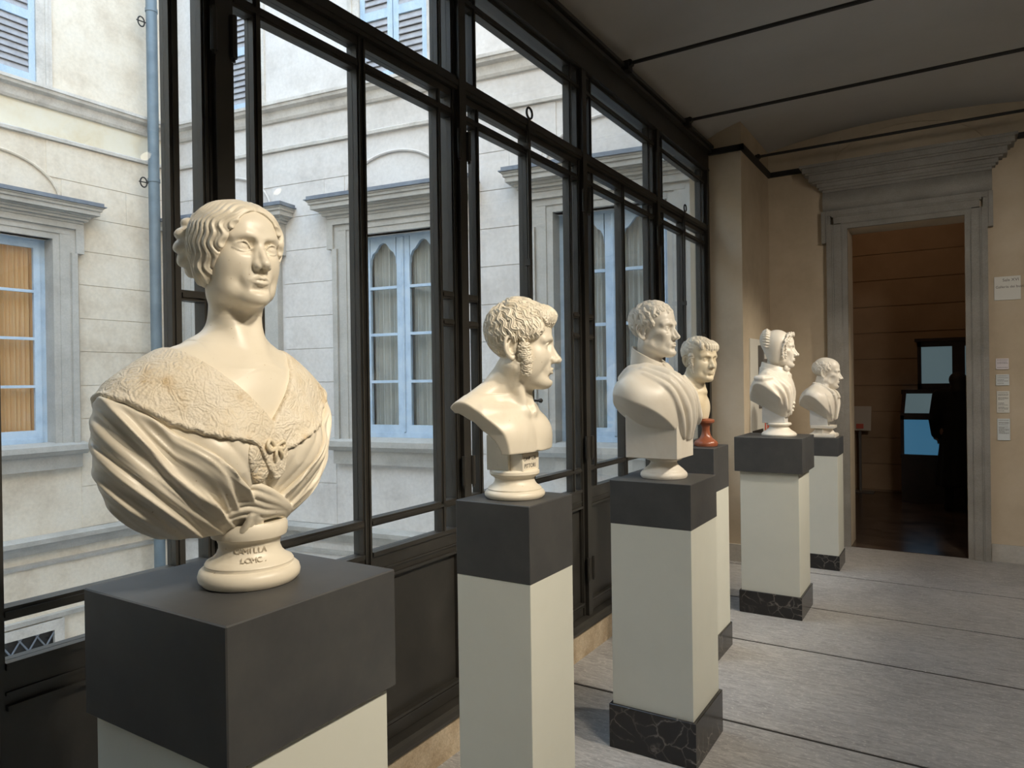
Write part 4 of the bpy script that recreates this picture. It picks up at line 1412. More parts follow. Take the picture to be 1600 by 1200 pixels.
# ------------------------------------------------------------------ bust of the lady with lace collar
def bust_lady(loc, rz=0.0):
    e = empty('marble_bust', loc, label='marble bust of a lady with lace collar, knotted shawl and braided bun', cat='bust', group='marble busts on the pedestals')
    e.rotation_euler.z = rz
    socle(e, [(.060, 0), (.082, .001), (.0885, .008), (.090, .016), (.0875, .025), (.082, .030), (.078, .031), (.077, .034), (.078, .037), (.0755, .041), (.066, .046), (.058, .054), (.054, .064), (.054, .072), (.057, .080), (.062, .084), (.066, .085), (.068, .092), (.068, .104), (.064, .112)], 'marble_warm', sx=1.0, sy=1.0)
    # carved inscription round the neck of the socle
    for body, z, a0 in (('CAMILLA', .061, -62), ('LOMC.', .047, -50)):
        for i, ch in enumerate(body):
            a = math.radians(a0+i*(8.2 if z > .05 else 8.6))
            r = .0556 if z > .05 else .0672
            text(ch, .0145, (r*math.cos(a), r*math.sin(a), z), e, 'marble_carved', 'CENTER', (math.radians(90 if z > .05 else 52), 0, a+math.pi/2), .0006)
    YS = -.014
    HT, HS = (-.022, -.004, .607), .885
    HR = rotm(math.radians(-8), math.radians(-1), 0)
    C, RR = np.array((-.056, YS, .240)), np.array((.132, .222, .166))
    lo, hi = (-.20, -.27, .06), (.16, .27, .73)
    h = .0028
    def torso(v, k0=.01):
        v.ell(C, RR, k0)
        v.ell((-.042, YS*.8, .335), (.105, .155, .082), .05)
        for s in (-1, 1):
            v.cap((-.045, YS*.5+s*.06, .400), (-.050, YS+s*.163, .318), .040, .058, .05)
            v.ell((.036, YS+s*.068, .245), (.058, .068, .060), .04)
    v = Vol((-.17, -.175, .262), (.12, .155, .73), .0016)
    head(v, HR, HT, HS, dict(ear=False, fem=1.0, brow=.35, jaw=.90, lip=1.05, iris=True, nose=.90, fat=.3))
    v.chain([(-.032, 0, .535), (-.038, 0, .47), (-.040, 0, .40)], [.0440, .0435, .052], .03)
    v.cap((-.044, 0, .415), (-.044, 0, .39), .045, .085, .05)
    for s in (-1, 1):
        v.cap((-.030, s*.038, .525), (.020, s*.010, .402), .009, .008, .025)     # neck muscle
        v.cap((.016, s*.014, .398), (-.03, s*.12, .404), .007, .008, .022)       # collar bone
    torso(v, .02)
    b = Vol(lo, hi, h)
    torso(b)
    F = b.F.copy()
    # skin of head, neck and chest stops inside the dress
    X, Y, Z = v.grid((slice(None),)*3)
    np.maximum(v.F, .268-Z, out=v.F)
    sculpt('figure', v, 'marble_warm', e, 1)
    # lace collar lying on the shoulders
    c = Vol(lo, hi, h)
    X, Y, Z = c.grid((slice(None),)*3)
    Y = Y-YS
    aY = np.abs(Y)
    ZLX, ZLZ = [-.27, -.22, -.17, -.12, -.07, -.05, -.02, -.004, .008, .018, .024, .06, .12, .18, .24, .27], [.372, .336, .298, .274, .264, .256, .216, .190, .186, .206, .240, .258, .282, .318, .356, .372]
    zl0 = np.interp(Y, ZLX, ZLZ).astype(np.float32)
    zl = zl0+.0035*np.abs(np.sin(Y*170))-.0*X
    yv = .006+.88*(Z-.302)
    reg = np.maximum((zl-Z)*.85, (yv-aY)*.72)
    reg = np.maximum(reg, Z-.440)
    thick = F-.0105-.0035*np.exp(-((zl-Z+.006)/.006)**2)
    c.F = np.maximum(thick, reg)+.0*X
    m = np.maximum(.004-np.abs(thick-reg), 0)
    c.F = (c.F+m*m*(.25/.004)).astype(np.float32)
    sculpt('lace_collar', c, 'marble_lace', e, 1)
    # bow at the collar's point and the hanging second tip
    def on(Yy, Zz, off=0.0):
        q = 1-(Yy/RR[1])**2-((Zz-C[2])/RR[2])**2
        x = C[0]+RR[0]*math.sqrt(max(q, .0004))
        # the breast carries the cloth further forward
        g = max(0, 1-((abs(Yy)-.068)/.068)**2-((Zz-.245)/.06)**2)
        x = max(x, .036+.058*math.sqrt(g)) if g > 0 else x
        nrm = np.array(((x-C[0])/RR[0]**2, Yy/RR[1]**2, (Zz-C[2])/RR[2]**2)); nrm /= np.linalg.norm(nrm)
        return np.array((x, Yy+YS, Zz))+nrm*off
    k = Vol((.05, -.06, .19), (.16, .06, .31), .0016)
    for pts in ([(-.006, .252), (-.018, .262), (-.026, .254), (-.018, .245), (-.004, .250)], [(-.004, .251), (.008, .258), (.014, .252), (.006, .247), (-.004, .250)], [(-.004, .249), (-.008, .238), (-.006, .228)], [(-.002, .249), (.004, .240), (.008, .232)]):
        k.chain([on(y, z, .020+.004*(i % 2)) for i, (y, z) in enumerate(pts)], .0032, .002, sub=4)
    sculpt('bow', k, 'marble_yellow', e, 1)
    # dress under the collar, finely pleated
    ds = Vol((-.20, -.27, .06), (.17, .27, .40), h)
    torso(ds)
    X, Y, Z = ds.grid((slice(None),)*3)
    FT = ds.F.copy()
    Y = Y-YS
    top = np.interp(Y, ZLX, ZLZ).astype(np.float32)+.03
    aY = np.abs(Y)
    ph = np.arctan2(Z-.10, aY+.02)
    pl = np.abs(np.sin(ph*19+9*aY))
    ds.F = np.maximum(FT-.0005-.0045*(pl**.7)*ease(aY, .01, .05), Z-top).astype(np.float32)+.0*X
    np.maximum(ds.F, .12-Z, out=ds.F)
    sculpt('dress', ds, 'marble_warm', e, 1)
    # shawl wound round the arms, its folds gathering in the knot
    hs = .0022
    d = Vol((-.20, -.27, .06), (.17, .25, .37), hs)
    torso(d)
    FT = d.F.copy()
    X, Y, Z = d.grid((slice(None),)*3)
    Y = Y-YS
    aY = np.abs(Y)
    line = .160+(aY-.03)*1.0-.10*np.maximum(aY-.12, 0)
    for_r = Y < 0
    dy, dz = aY+.32, Z+.164+.62*np.minimum(X-.045, .0)+.10
    rr_ = np.sqrt(dy*dy+dz*dz)
    ph = np.arctan2(dz, dy)
    wob = .9*np.sin(rr_*14+ph*22)+.5*np.sin(rr_*31-ph*40)
    t1 = np.where(for_r, ph*128+wob, ph*112+1.1+wob)
    t2 = np.where(for_r, ph*270+1.6*np.sin(rr_*25+1)+wob, ph*240+1.3*np.sin(rr_*29))
    r1 = (.5+.5*np.cos(t1))**2.2
    r2 = (.5+.5*np.cos(t2))**2.0
    fold = r1*(.0050+.0055*np.sin(ph*37+.8)**2)+r2*.0042*(.25+.75*np.sin(ph*29+rr_*22)**2)
    zl_ = np.interp(Y, ZLX, ZLZ).astype(np.float32)
    amp = (.35+.65*ease(aY, .02, .09))*ease(zl_-Z, -.035, .03)*(.55+.45*ease(Z, .10, .17))
    back = ease(X+.0*Y, -.13, -.05)
    edge = .006*np.exp(-((line-Z-.006)/.009)**2)
    body = FT-(.004+fold*amp*back+edge*back*ease(zl_-Z, -.03, .02))
    reg = (Z-line)*.72
    m = np.maximum(.006-np.abs(body-reg), 0)
    d.F = (np.maximum(body, reg)+m*m*(.25/.006)).astype(np.float32)
    # knotted roll and falling end
    for a0, z0, z1, r in ((-.070, .176, .118, .0080), (-.078, .163, .110, .0095), (-.082, .149, .104, .0080), (-.080, .136, .100, .0090), (-.070, .124, .097, .0070)):
        zz = z0-.150
        d.chain([on(a0, z0-.004, .000), on(-.040, z0+.012, .006), on(-.006, z0+.004-zz*.15, .0135), on(.036, z0*.62+.048-zz*.2, .0125), (on(.072, z1+.014, .008)), on(.105, z1, .003)], [r*.5, r*.8, r*.95, r*.9, r*.7, r*.4], .0028, sub=6)
    for dy_, r in ((-.020, .0070), (-.008, .0055), (.004, .0065), (.015, .0070)):
        d.chain([on(-.024+dy_*.3, .140, .014), on(-.012+dy_*1.0, .116, .017), on(-.002+dy_*1.7, .094, .015)], [r*.7, r*.95, r*.9], .003, sub=4)
    X, Y, Z = d.grid((slice(None),)*3)
    np.maximum(d.F, .098-.10*(X+.0)*0-Z+.0*Y, out=d.F)
    sculpt('shawl', d, 'marble_warm', e, 1)
    # second lace tip below the collar
    t = Vol((.0, -.12, .16), (.16, .03, .30), .002)
    torso(t)
    X, Y, Z = t.grid((slice(None),)*3)
    Y = Y-YS
    a = .5
    py, pz = (Y+.040)*math.cos(a)+(Z-.226)*math.sin(a), -(Y+.040)*math.sin(a)+(Z-.226)*math.cos(a)
    q = np.sqrt((py/.021)**2+(pz/.040)**2)
    body = t.F-.0085
    reg = (q-1)*.021
    m = np.maximum(.004-np.abs(body-reg), 0)
    t.F = (np.maximum(body, reg)+m*m*(.25/.004)).astype(np.float32)
    sculpt('lace_tip', t, 'marble_lace', e, 1)
    # hair: smooth parted cap over the ears with carved waves, braided bun
    hv = Vol((-.155, -.105, .505), (.10, .10, .735), .0019)
    hv.frame(HR, HT, HS)
    hv.ell((-.014, 0, .033), (.0975, .0815, .0775), .01)
    hv.ell((.040, 0, .038), (.0575, .0665, .0535), .03)
    for s in (-1, 1):
        hv.ell((-.004, s*.060, -.015), (.048, .0235, .056), .025)
        hv.ell((.012, s*.062, .014), (.050, .018, .044), .025)
        hv.cap((.000, s*.064, -.046), (-.012, s*.058, -.058), .019, .014, .02)
    hv.frame()
    X, Y, Z = hv.grid((slice(None),)*3)
    hx, hy, hz = [(HR[0][i]*(X-HT[0])+HR[1][i]*(Y-HT[1])+HR[2][i]*(Z-HT[2]))/HS for i in range(3)]
    q = np.sqrt((hy/.0640)**2+((hz+.032)/.106)**2)
    oval = (1-q)*.060
    bk = hx-(.030+.10*np.clip(hz+.02, 0, .06)-.15*np.clip(-.02-hz, 0, .1))
    reg = np.minimum(oval, bk)*HS
    part = .0035*np.exp(-(hy/.006)**2)*(hz > .05)
    body = hv.F+part
    m = np.maximum(.007-np.abs(body-reg), 0)
    hv.F = (np.maximum(body, reg)+m*m*(.25/.007)).astype(np.float32)
    hv.frame()
    Ri = np.linalg.inv(HR)
    def waves(V, n):
        q = ((V-np.array(HT))@Ri.T)/HS
        x, y, z = q[:, 0], np.abs(q[:, 1]), q[:, 2]
        side = ease(y, .012, .05)
        # strands run from the parting down the side of the head, swinging to and fro
        ph = np.where(z > .03, 0, 0)
        u = x+.0046*np.sin(z*2*np.pi/.046+x*25)*side-.30*np.maximum(z-.035, 0)+.12*np.maximum(-z, 0)
        a = np.sin(u*2*np.pi/.0150)+.5*np.sin(u*2*np.pi/.0071+1.3*np.sin(z*40))
        top = np.sin((x*.8+y*.5)*2*np.pi/.012)
        return (.0021*a*side+.0004*top*(1-side))*HS*ease(x, -.13, -.06)
    hv_o = sculpt('hair', hv, 'marble_warm', e, 1, waves)
    bn = Vol((-.185, -.09, .545), (-.05, .09, .725), .0024)
    bn.frame(HR, HT, HS)
    bn.ell((-.106, 0, .020), (.044, .060, .064), .01)
    for i in range(14):
        a = 2*math.pi*i/14
        for rr, sc, ox in ((.056, .0185, 0), (.030, .0165, -.020)):
            if rr < .05 and i % 2:
                continue
            aa = a+(.3 if rr < .05 else 0)
            c_ = (-.119+ox, rr*math.cos(aa)*.92, .022+rr*1.05*math.sin(aa))
            tw = aa+.7
            bn.ell(c_, (.021, sc*1.25, sc*.80), .004, rot=[[1, 0, 0], [0, math.cos(tw), -math.sin(tw)], [0, math.sin(tw), math.cos(tw)]])
    bn.ell((-.148, 0, .024), (.014, .016, .016), .004)
    bn.frame()
    sculpt('braided_bun', bn, 'marble_warm', hv_o, 1)
    return e
mat('marble_carved', (.50, .44, .34), .6)

# ------------------------------------------------------------------ curly headed young man, bare chest
def bust_curly(loc, rz=0.0):
    e = empty('marble_bust', loc, label='bare chested marble bust with thick curls and sideburns in profile', cat='bust', group='marble busts on the pedestals')
    e.rotation_euler.z = rz
    socle(e, [(.060, 0), (.078, .001), (.0835, .007), (.084, .013), (.081, .019), (.076, .0215), (.0745, .023), (.075, .026), (.071, .030), (.062, .036), (.0565, .044), (.055, .050), (.056, .055), (.0595, .058), (.0605, .060), (.066, .062), (.0695, .067), (.069, .074), (.064, .078)], 'marble_warm')
    MB().cbox(.012, .0535, -.043, .043, .0765, .124, .0015).cbox(-.06, .013, -.050, .050, .077, .175, .002).build('support', 'marble_warm', e)
    text('CAVP IERI', .0150, (.0538, -.0395, .1045), e, 'ink', 'LEFT', (math.pi/2, 0, math.pi/2), .0003)
    text('PITTORI', .0165, (.0538, -.036, .0845), e, 'ink', 'LEFT', (math.pi/2, 0, math.pi/2), .0003)
    HR, HT, HS = rotm(math.radians(30), math.radians(-3), 0), (.016, 0, .418), .985
    lo, hi, h = (-.17, -.20, .10), (.20, .20, .57), .0022
    def torso(v):
        v.ell((-.045, 0, .165), (.110, .215, .105), .01)
        v.ell((-.014, 0, .095), (.094, .175, .135), .03)
        for s in (-1, 1):
            v.cap((-.035, s*.03, .305), (-.070, s*.150, .232), .034, .036, .05)
            v.ell((.022, s*.058, .180), (.044, .056, .046), .04)
            v.cap((.052, s*.014, .236), (-.015, s*.13, .243), .0085, .008, .022)
    v = Vol(lo, hi, h)
    torso(v)
    F0 = v.F.copy()
    X, Y, Z = v.grid((slice(None),)*3)
    wz = np.interp(Z, [.10, .128, .18, .22, .26, .30], [.108, .112, .124, .142, .160, .175]).astype(np.float32)
    side = (np.abs(Y)-wz)*.95
    low = .128-Z
    bk = (.128+np.maximum(0, -.005-X)*1.25-Z)*.7
    G = np.full_like(F0, .05)
    G[:-14, :, :-18] = F0[14:, :, 18:]
    shell = -G
    keep = np.maximum(np.maximum(side, low), np.maximum(bk, shell))
    v.F = smax(F0, keep, .004).astype(np.float32)
    v.cap((-.02, 0, .16), (-.02, 0, .25), .045, .05, .02)
    v.chain([(.004, 0, .350), (-.018, 0, .290), (-.028, 0, .235)], [.052, .0545, .066], .035)
    for s in (-1, 1):
        v.cap((-.002+.018*(s < 0), s*.050, .365), (.050, s*.012, .243), .012, .008, .022)
    v.chain([(.066, 0, .240), (.080, 0, .200), (.083, 0, .130)], [.004, .0025, .002], .018, 'cut', sub=3)
    v.ell((.058, 0, .255), (.012, .010, .010), .02, 'cut')
    head(v, HR, HT, HS, dict(nose=1.15, hook=.3, brow=.95, jaw=1.04, chin=1.08, occ=.010))
    sculpt('figure', v, 'marble_warm', e, 1)
    # hair
    hv = Vol((-.12, -.13, .335), (.15, .12, .60), .00115)
    hv.frame(HR, HT, HS)
    hv.ell((-.002, 0, .046), (.0855, .0780, .0815), .004)
    hv.ell((.050, 0, .078), (.046, .056, .026), .02)
    hv.ell((.105, 0, -.028), (.075, .09, .080), .006, 'cut')
    for s in (-1, 1):
        hv.ell((-.002, s*.085, -.030), (.028, .035, .043), .004, 'cut')
    hv.ell((.02, 0, -.125), (.10, .1, .075), .004, 'cut')
    hv.ell((.057, 0, .082), (.036, .054, .020), .012)
    for s in (-1, 1):
        hv.ell((.038, s*.060, .040), (.028, .017, .030), .012)
        hv.ell((.020, s*.0635, -.006), (.014, .013, .030), .008)
        hv.chain([(.020, s*.0650, -.010), (.025, s*.0625, -.040), (.028, s*.0560, -.074)], [.0125, .0130, .0085], .006, sub=3)
    hv.frame()
    def mask(p):
        x, y, z = p
        if x > .060: return z > .060
        if x > .022: return z > .012+.048*(x-.022)/.038
        if x > -.028: return z > .018
        return z > -.075
    def flow(d):
        p = np.array((d[0]*.096, d[1]*.078, d[2]*.08))
        return p-np.array((-.050, 0, .075))+np.array((.012, 0, -.012))
    L = make_locks((-.002, 0, .046), (.0875, .0800, .0835), mask, flow, 250, 4, 11, .0052, .0070, .038, .0092, .009, .004)
    rnd = random.Random(12)
    for i in range(13):                       # forelocks curling over the brow
        y = -.060+.010*i
        bx = .092-9.0*y*y
        w = rnd.uniform(-.007, .007)
        L.append((np.array([(bx-.034, y-w, .100), (bx-.012, y+w*.5, .1035), (bx+.002, y+w, .094), (bx+.004, y-w*.3, .084), (bx-.004, y-w, .075)]), .0085, .002+.005*rnd.random()))
    for s in (-1, 1):
        for i in range(7):
            x0, z0 = .062-.0085*i, .062-.003*i
            w = rnd.uniform(-.005, .005)
            L.append((np.array([(x0-.010, s*.066, z0+.012), (x0+w, s*.074, z0), (x0+.009, s*.077, z0-.012), (x0-w, s*.077, z0-.025), (x0+.008, s*.076, z0-.036)]), .0085, .001+.004*rnd.random()))
        pts = []
        for i in range(70):
            u = rnd.random()
            pts.append(((.020+.009*u+rnd.uniform(-.013, .013), s*(.076-.014*u), .004-.084*u), (1, 0, 0), (0, 0, 1)))
        L += ringlets(pts, .0042, rnd, .0036, .0022)
    sculpt('hair', hv, 'marble_warm', e, 1, carver(HR, HT, HS, L, .0066, .0052, .0016))
    return e

# ------------------------------------------------------------------ man in shirt collar and toga
def bust_toga(loc, rz=0.0):
    e = empty('marble_bust', loc, label='pale marble bust of a man with shirt collar, cravat and toga on a block', cat='bust', group='marble busts on the pedestals')
    socle(e, [(.080, 0), (.098, .001), (.103, .010), (.102, .020), (.095, .029), (.090, .031), (.088, .036), (.078, .044), (.064, .056), (.058, .066), (.058, .072), (.063, .077), (.075, .080), (.080, .083), (.080, .092)], 'marble_pale')
    MB().cbox(-.135, .100, -.107, .107, .092, .315, .002).build('block', 'marble_pale', e)
    HR, HT, HS = rotm(math.radians(-6), math.radians(1), 0), (-.042, 0, .655), 1.05
    C, R = (-.040, 0, .335), (.165, .262, .155)
    on = on_ell(C, R, .270)
    lo, hi, h = (-.22, -.30, .14), (.16, .30, .53), .0029
    t = Vol(lo, hi, h)
    t.egg(C, R, .270)
    for s in (-1, 1):
        t.cap((-.055, s*.06, .470), (-.070, s*.195, .385), .042, .068, .05)
    X, Y, Z = t.grid((slice(None),)*3)
    sp = lambda q: .5*(q+np.sqrt(q*q+.0030))
    lowz = .150+.74*sp(-Y-.03)+.42*sp(Y-.13)+.80*sp(-.06-X)
    # broad toga folds running from the right shoulder to the front
    def P(y, z, o):
        return on(y, z, o)
    rolls = [([(-.10, .480), (-.085, .450), (-.045, .375), (.0, .285), (.060, .185)], .024), ([(-.140, .470), (-.120, .425), (-.075, .340), (-.025, .255), (.030, .172)], .019),
             ([(-.172, .450), (-.150, .400), (-.110, .315), (-.065, .235), (-.010, .165)], .014), ([(-.05, .480), (-.030, .435), (.015, .350), (.065, .262), (.110, .185)], .018),
             ([(.00, .450), (.035, .38), (.075, .30), (.11, .225)], .012), ([(.05, .44), (.09, .37), (.13, .30), (.15, .245)], .014)]
    for pts, r in rolls:
        t.chain([P(y, z, .004) for y, z in pts], [r*.8]+[r]*(len(pts)-2)+[r*.9], .012, sub=4)
    t.chain([(-.045, -.110, .480), (-.10, -.12, .478), (-.15, -.10, .44)], [.022, .022, .02], .015, sub=3)
    t.chain([P(.12, .33, .006), P(.155, .272, .024), P(.175, .242, .034)], [.016, .018, .010], .012, sub=3)
    t.F = smax(t.F, (lowz-Z)*.8, .006).astype(np.float32)
    np.maximum(t.F, -.19-X, out=t.F)
    sculpt('toga', t, 'marble_pale', e, 1)
    v = Vol((-.17, -.12, .36), (.14, .12, .81), .0024)
    head(v, HR, HT, HS, dict(nose=1.08, hook=.5, brow=1.1, old=.5, lip=.85, chin=1.1, jaw=1.05))
    v.chain([(-.055, 0, .600), (-.062, 0, .53), (-.062, 0, .45)], [.056, .056, .062], .02)
    sculpt('head', v, 'marble_pale', e, 1)
    # standing shirt collar, shirt front and cravat
    c = Vol((-.15, -.13, .36), (.13, .13, .60), .0022)
    c.band((-.062, 0), .084, .074, .440, (.505, .588), .004, .30)
    c.ell((-.025, 0, .415), (.075, .085, .060), .01)
    for i in range(5):
        y = -.022+.011*i
        c.chain([(.012, y, .505), (.034, y*1.2, .478), (.046, y*1.1, .448), (.058, y*1.4, .405)], [.006, .008, .0075, .006], .004, sub=3)
    c.ell((.048, 0, .452), (.016, .018, .014), .004)
    for s in (-1, 1):
        c.ell((.044, s*.022, .440), (.013, .017, .018), .004)
    sculpt('collar', c, 'marble_pale', e, 1)
    def mask(p):
        x, y, z = p
        if x > .060: return z > .076
        if x > .026: return z > .020+.055*(x-.026)/.034
        if x > -.034: return z > .013
        return z > -.066
    short_hair(e, HR, HT, HS, 'marble_pale', mask, 170, .0019, 6, base=((-.006, 0, .044), (.0960, .0785, .0790)), amp=.0075, wl=.045, w=.0105, H=.0055, face_cut=((.116, 0, -.012), (.066, .084, .085)))
    return e

# ------------------------------------------------------------------ yellowish bust on a red socle
def bust_yellow(loc, rz=0.0):
    e = empty('marble_bust', loc, label='yellowish marble bust with bare neck on a turned red stone socle', cat='bust', group='marble busts on the pedestals')
    socle(e, [(.05, 0), (.066, .002), (.070, .014), (.066, .026), (.058, .034), (.040, .046), (.028, .065), (.023, .090), (.023, .112), (.028, .126), (.040, .134), (.050, .140), (.052, .150), (.046, .158), (.03, .162)], 'marble_red')
    HR, HT, HS = rotm(math.radians(-30), math.radians(-4), 0), (-.035, 0, .513), 1.10
    v = Vol((-.20, -.24, .14), (.15, .24, .68), .0030)
    v.ell((-.092, 0, .245), (.100, .190, .100), .01)
    v.ell((-.068, 0, .195), (.080, .120, .110), .04)
    for s in (-1, 1):
        v.cap((-.08, s*.03, .395), (-.10, s*.145, .300), .036, .038, .05)
        v.cap((-.006, s*.014, .318), (-.06, s*.12, .320), .008, .008, .022)
    v.chain([(-.045, 0, .455), (-.066, 0, .38), (-.08, 0, .31)], [.058, .059, .070], .035)
    X, Y, Z = v.grid((slice(None),)*3)
    wz = np.interp(Z, [.14, .17, .24, .30, .36], [.05, .065, .11, .150, .18]).astype(np.float32)
    v.F = smax(v.F, np.maximum((np.abs(Y)-wz)*.9, .160+.55*np.maximum(0, -.05-X)-Z), .006).astype(np.float32)
    for s in (-1, 1):
        v.cap((-.055, s*.052, .470), (-.008, s*.012, .320), .012, .008, .022)
    head(v, HR, HT, HS, dict(nose=1.05, brow=1.0, wide=1.05, fat=.4, jaw=1.05))
    sculpt('figure', v, 'marble_yellow', e, 1)
    def mask(p):
        x, y, z = p
        if x > .055: return z > .052
        if x > .018: return z > .012+.040*(x-.018)/.037
        if x > -.040: return z > .015
        return z > -.085
    def extra(hv, L):
        rnd = random.Random(2)
        for i in range(9):
            y = -.056+.014*i
            bx = .0885-8.5*y*y
            w = rnd.uniform(-.012, .012)
            q = rnd.uniform(-.010, .008)
            hv.chain([(bx-.030, y, .092), (bx-.004, y+w*.5, .078), (bx+.001, y+w, .060-q*.4), (bx-.001, y+w*.2, .048-q)], [.006, .0056, .0046, .003], .006, sub=3)
            L.append((np.array([(bx-.034, y, .094), (bx-.004, y+w*.5, .078), (bx+.002, y+w, .060), (bx, y+w*.2, .048)]), .008, .002))
        for s in (-1, 1):
            hv.chain([(.018, s*.068, .02), (.024, s*.0685, -.030), (.032, s*.0600, -.072)], [.0125, .0120, .0080], .006, sub=3)
            L += ringlets([((.020+.012*u+rnd.uniform(-.010, .010), s*(.0795-.012*u), .0-.074*u), (1, 0, 0), (0, 0, 1)) for u in [rnd.random() for _ in range(46)]], .0048, rnd, .0042, .002)
    short_hair(e, HR, HT, HS, 'marble_warm', mask, 170, .0022, 8, w=.0105, extra=extra)
    return e

# ------------------------------------------------------------------ woman in bonnet and shawl
def bust_bonnet(loc, rz=0.0):
    e = empty('marble_bust', loc, label='marble bust of a woman with ruffled bonnet, ringlets and heavy shawl', cat='bust', group='marble busts on the pedestals')
    socle(e, [(.095, 0), (.113, .002), (.116, .012), (.110, .022), (.098, .030), (.080, .042), (.066, .056), (.062, .066), (.066, .072), (.080, .075), (.084, .083), (.078, .092)], 'marble_pale')
    MB().cbox(-.10, .05, -.055, .055, .09, .22, .003).build('support', 'marble_grey', e)
    HR, HT, HS = rotm(math.radians(10), math.radians(-2), 0), (.000, 0, .602), 1.10
    C, R = (-.045, 0, .300), (.140, .215, .150)
    on = on_ell(C, R, .270)
    t = Vol((-.22, -.27, .10), (.16, .27, .50), .0030)
    t.egg(C, R, .270)
    for s in (-1, 1):
        t.cap((-.045, s*.06, .430), (-.065, s*.160, .350), .042, .060, .05)
    t.ell((.005, 0, .34), (.085, .13, .11), .05)
    for i, (a, b, c_, r) in enumerate((((-.14, .425), (-.115, .33), (-.065, .19), .016), ((-.175, .40), (-.15, .30), (-.10, .185), .014), ((-.20, .36), (-.18, .27), (-.14, .195), .012), ((-.10, .435), (-.075, .34), (-.03, .165), .014))):
        t.chain([on(*a, .004), on(*b, .007), on(*c_, .006)], [r, r*1.1, r], .012, sub=5)
    for y in (.030, .052):
        t.chain([on(y-.012, .420, .004), on(y+.012, .330, .005), on(y+.018, .240, .005), on(y+.016, .150, .004)], [.006, .0075, .0075, .007], .005, sub=4)
    for y, z in ((.04, .20), (.045, .175), (.04, .225)):
        t.ell(on(y, z, .008), (.009, .012, .007), .004)
    t.chain([(-.10, -.19, .400), (-.06, -.20, .395), (-.015, -.17, .40)], [.020, .024, .018], .01, sub=3)      # rolled edge of the shawl on the shoulder
    X, Y, Z = t.grid((slice(None),)*3)
    lowz = .130+1.0*np.maximum(0, -Y-.05)+.3*np.maximum(0, Y-.10)+.55*np.maximum(0, .03-X)
    t.F = smax(t.F, (lowz-Z)*.75, .006).astype(np.float32)
    sculpt('shawl', t, 'marble_pale', e, 1)
    v = Vol((-.11, -.11, .40), (.15, .11, .74), .0026)
    head(v, HR, HT, HS, dict(nose=1.2, hook=.4, brow=.7, fem=.3, old=.4, ear=False))
    v.chain([(-.012, 0, .55), (-.025, 0, .48), (-.03, 0, .42)], [.052, .052, .062], .02)
    sculpt('head', v, 'marble_pale', e, 1)
    # bonnet: smooth hood, frilled crown behind, ribbon under the chin
    b = Vol((-.16, -.13, .42), (.12, .13, .75), .0026)
    b.frame(HR, HT, HS)
    b.ell((-.008, 0, .030), (.088, .0865, .090), .01)
    b.ell((-.004, 0, -.030), (.062, .083, .085), .03)
    b.ell((.118, 0, -.010), (.078, .10, .14), .006, 'cut')
    b.ell((-.070, 0, .058), (.040, .070, .062), .012)
    for i in range(19):
        a = math.radians(-20+220*i/18)
        b.chain([(-.052, .076*math.cos(a), .036+.078*math.sin(a)), (-.068, .082*math.cos(a), .038+.084*math.sin(a)), (-.090, .066*math.cos(a), .042+.070*math.sin(a))], [.004, .0062, .004], .004)
    b.frame()
    bo = sculpt('bonnet', b, 'marble_pale', e, 1)
    k = Vol((-.12, -.13, .38), (.12, .13, .56), .0026)
    k.band((-.028, 0), .094, .074, .425, (.470, .515), .006, .15)
    k.band((-.028, 0), .100, .088, .415, (.445, .480), .006, .2)
    for s in (-1, 1):
        k.ell((.058, s*.028, .462), (.016, .030, .022), .004, rot=rotm(0, 0, s*.5))
        k.chain([(.055, s*.012, .45), (.075, s*.020, .42), (.078, s*.026, .395)], [.008, .010, .007], .004)
    k.ell((.066, 0, .462), (.014, .013, .014), .003)
    sculpt('ruffled_collar', k, 'marble_pale', e, 1)
    # ringlets framing the face
    r = Vol((-.02, -.12, .45), (.14, .12, .74), .0020)
    r.frame(HR, HT, HS)
    rnd = random.Random(4)
    for s in (-1, 1):
        for i in range(88):
            u = (i % 44)/43
            c2 = i//44
            x = .090-.042*min(1, u*1.7)-.015*c2
            y = .012+.060*min(1, u*2.2)+.005*c2
            z = .092-.02*u-.155*max(0, u-.18)+rnd.uniform(-.003, .003)
            a0 = rnd.uniform(0, 6.28)
            ro = .0090
            r.chain([(x+.004*math.sin(t_*2)+rnd.uniform(-.002, .002), s*(y+.004+ro*.8*math.cos(a0+t_)), z+ro*math.sin(a0+t_)) for t_ in (0, 1.1, 2.2, 3.3, 4.4)], [.0036, .0046, .0046, .0040, .003], .0016)
    r.frame()
    sculpt('ringlets', r, 'marble_pale', e, 0)
    return e

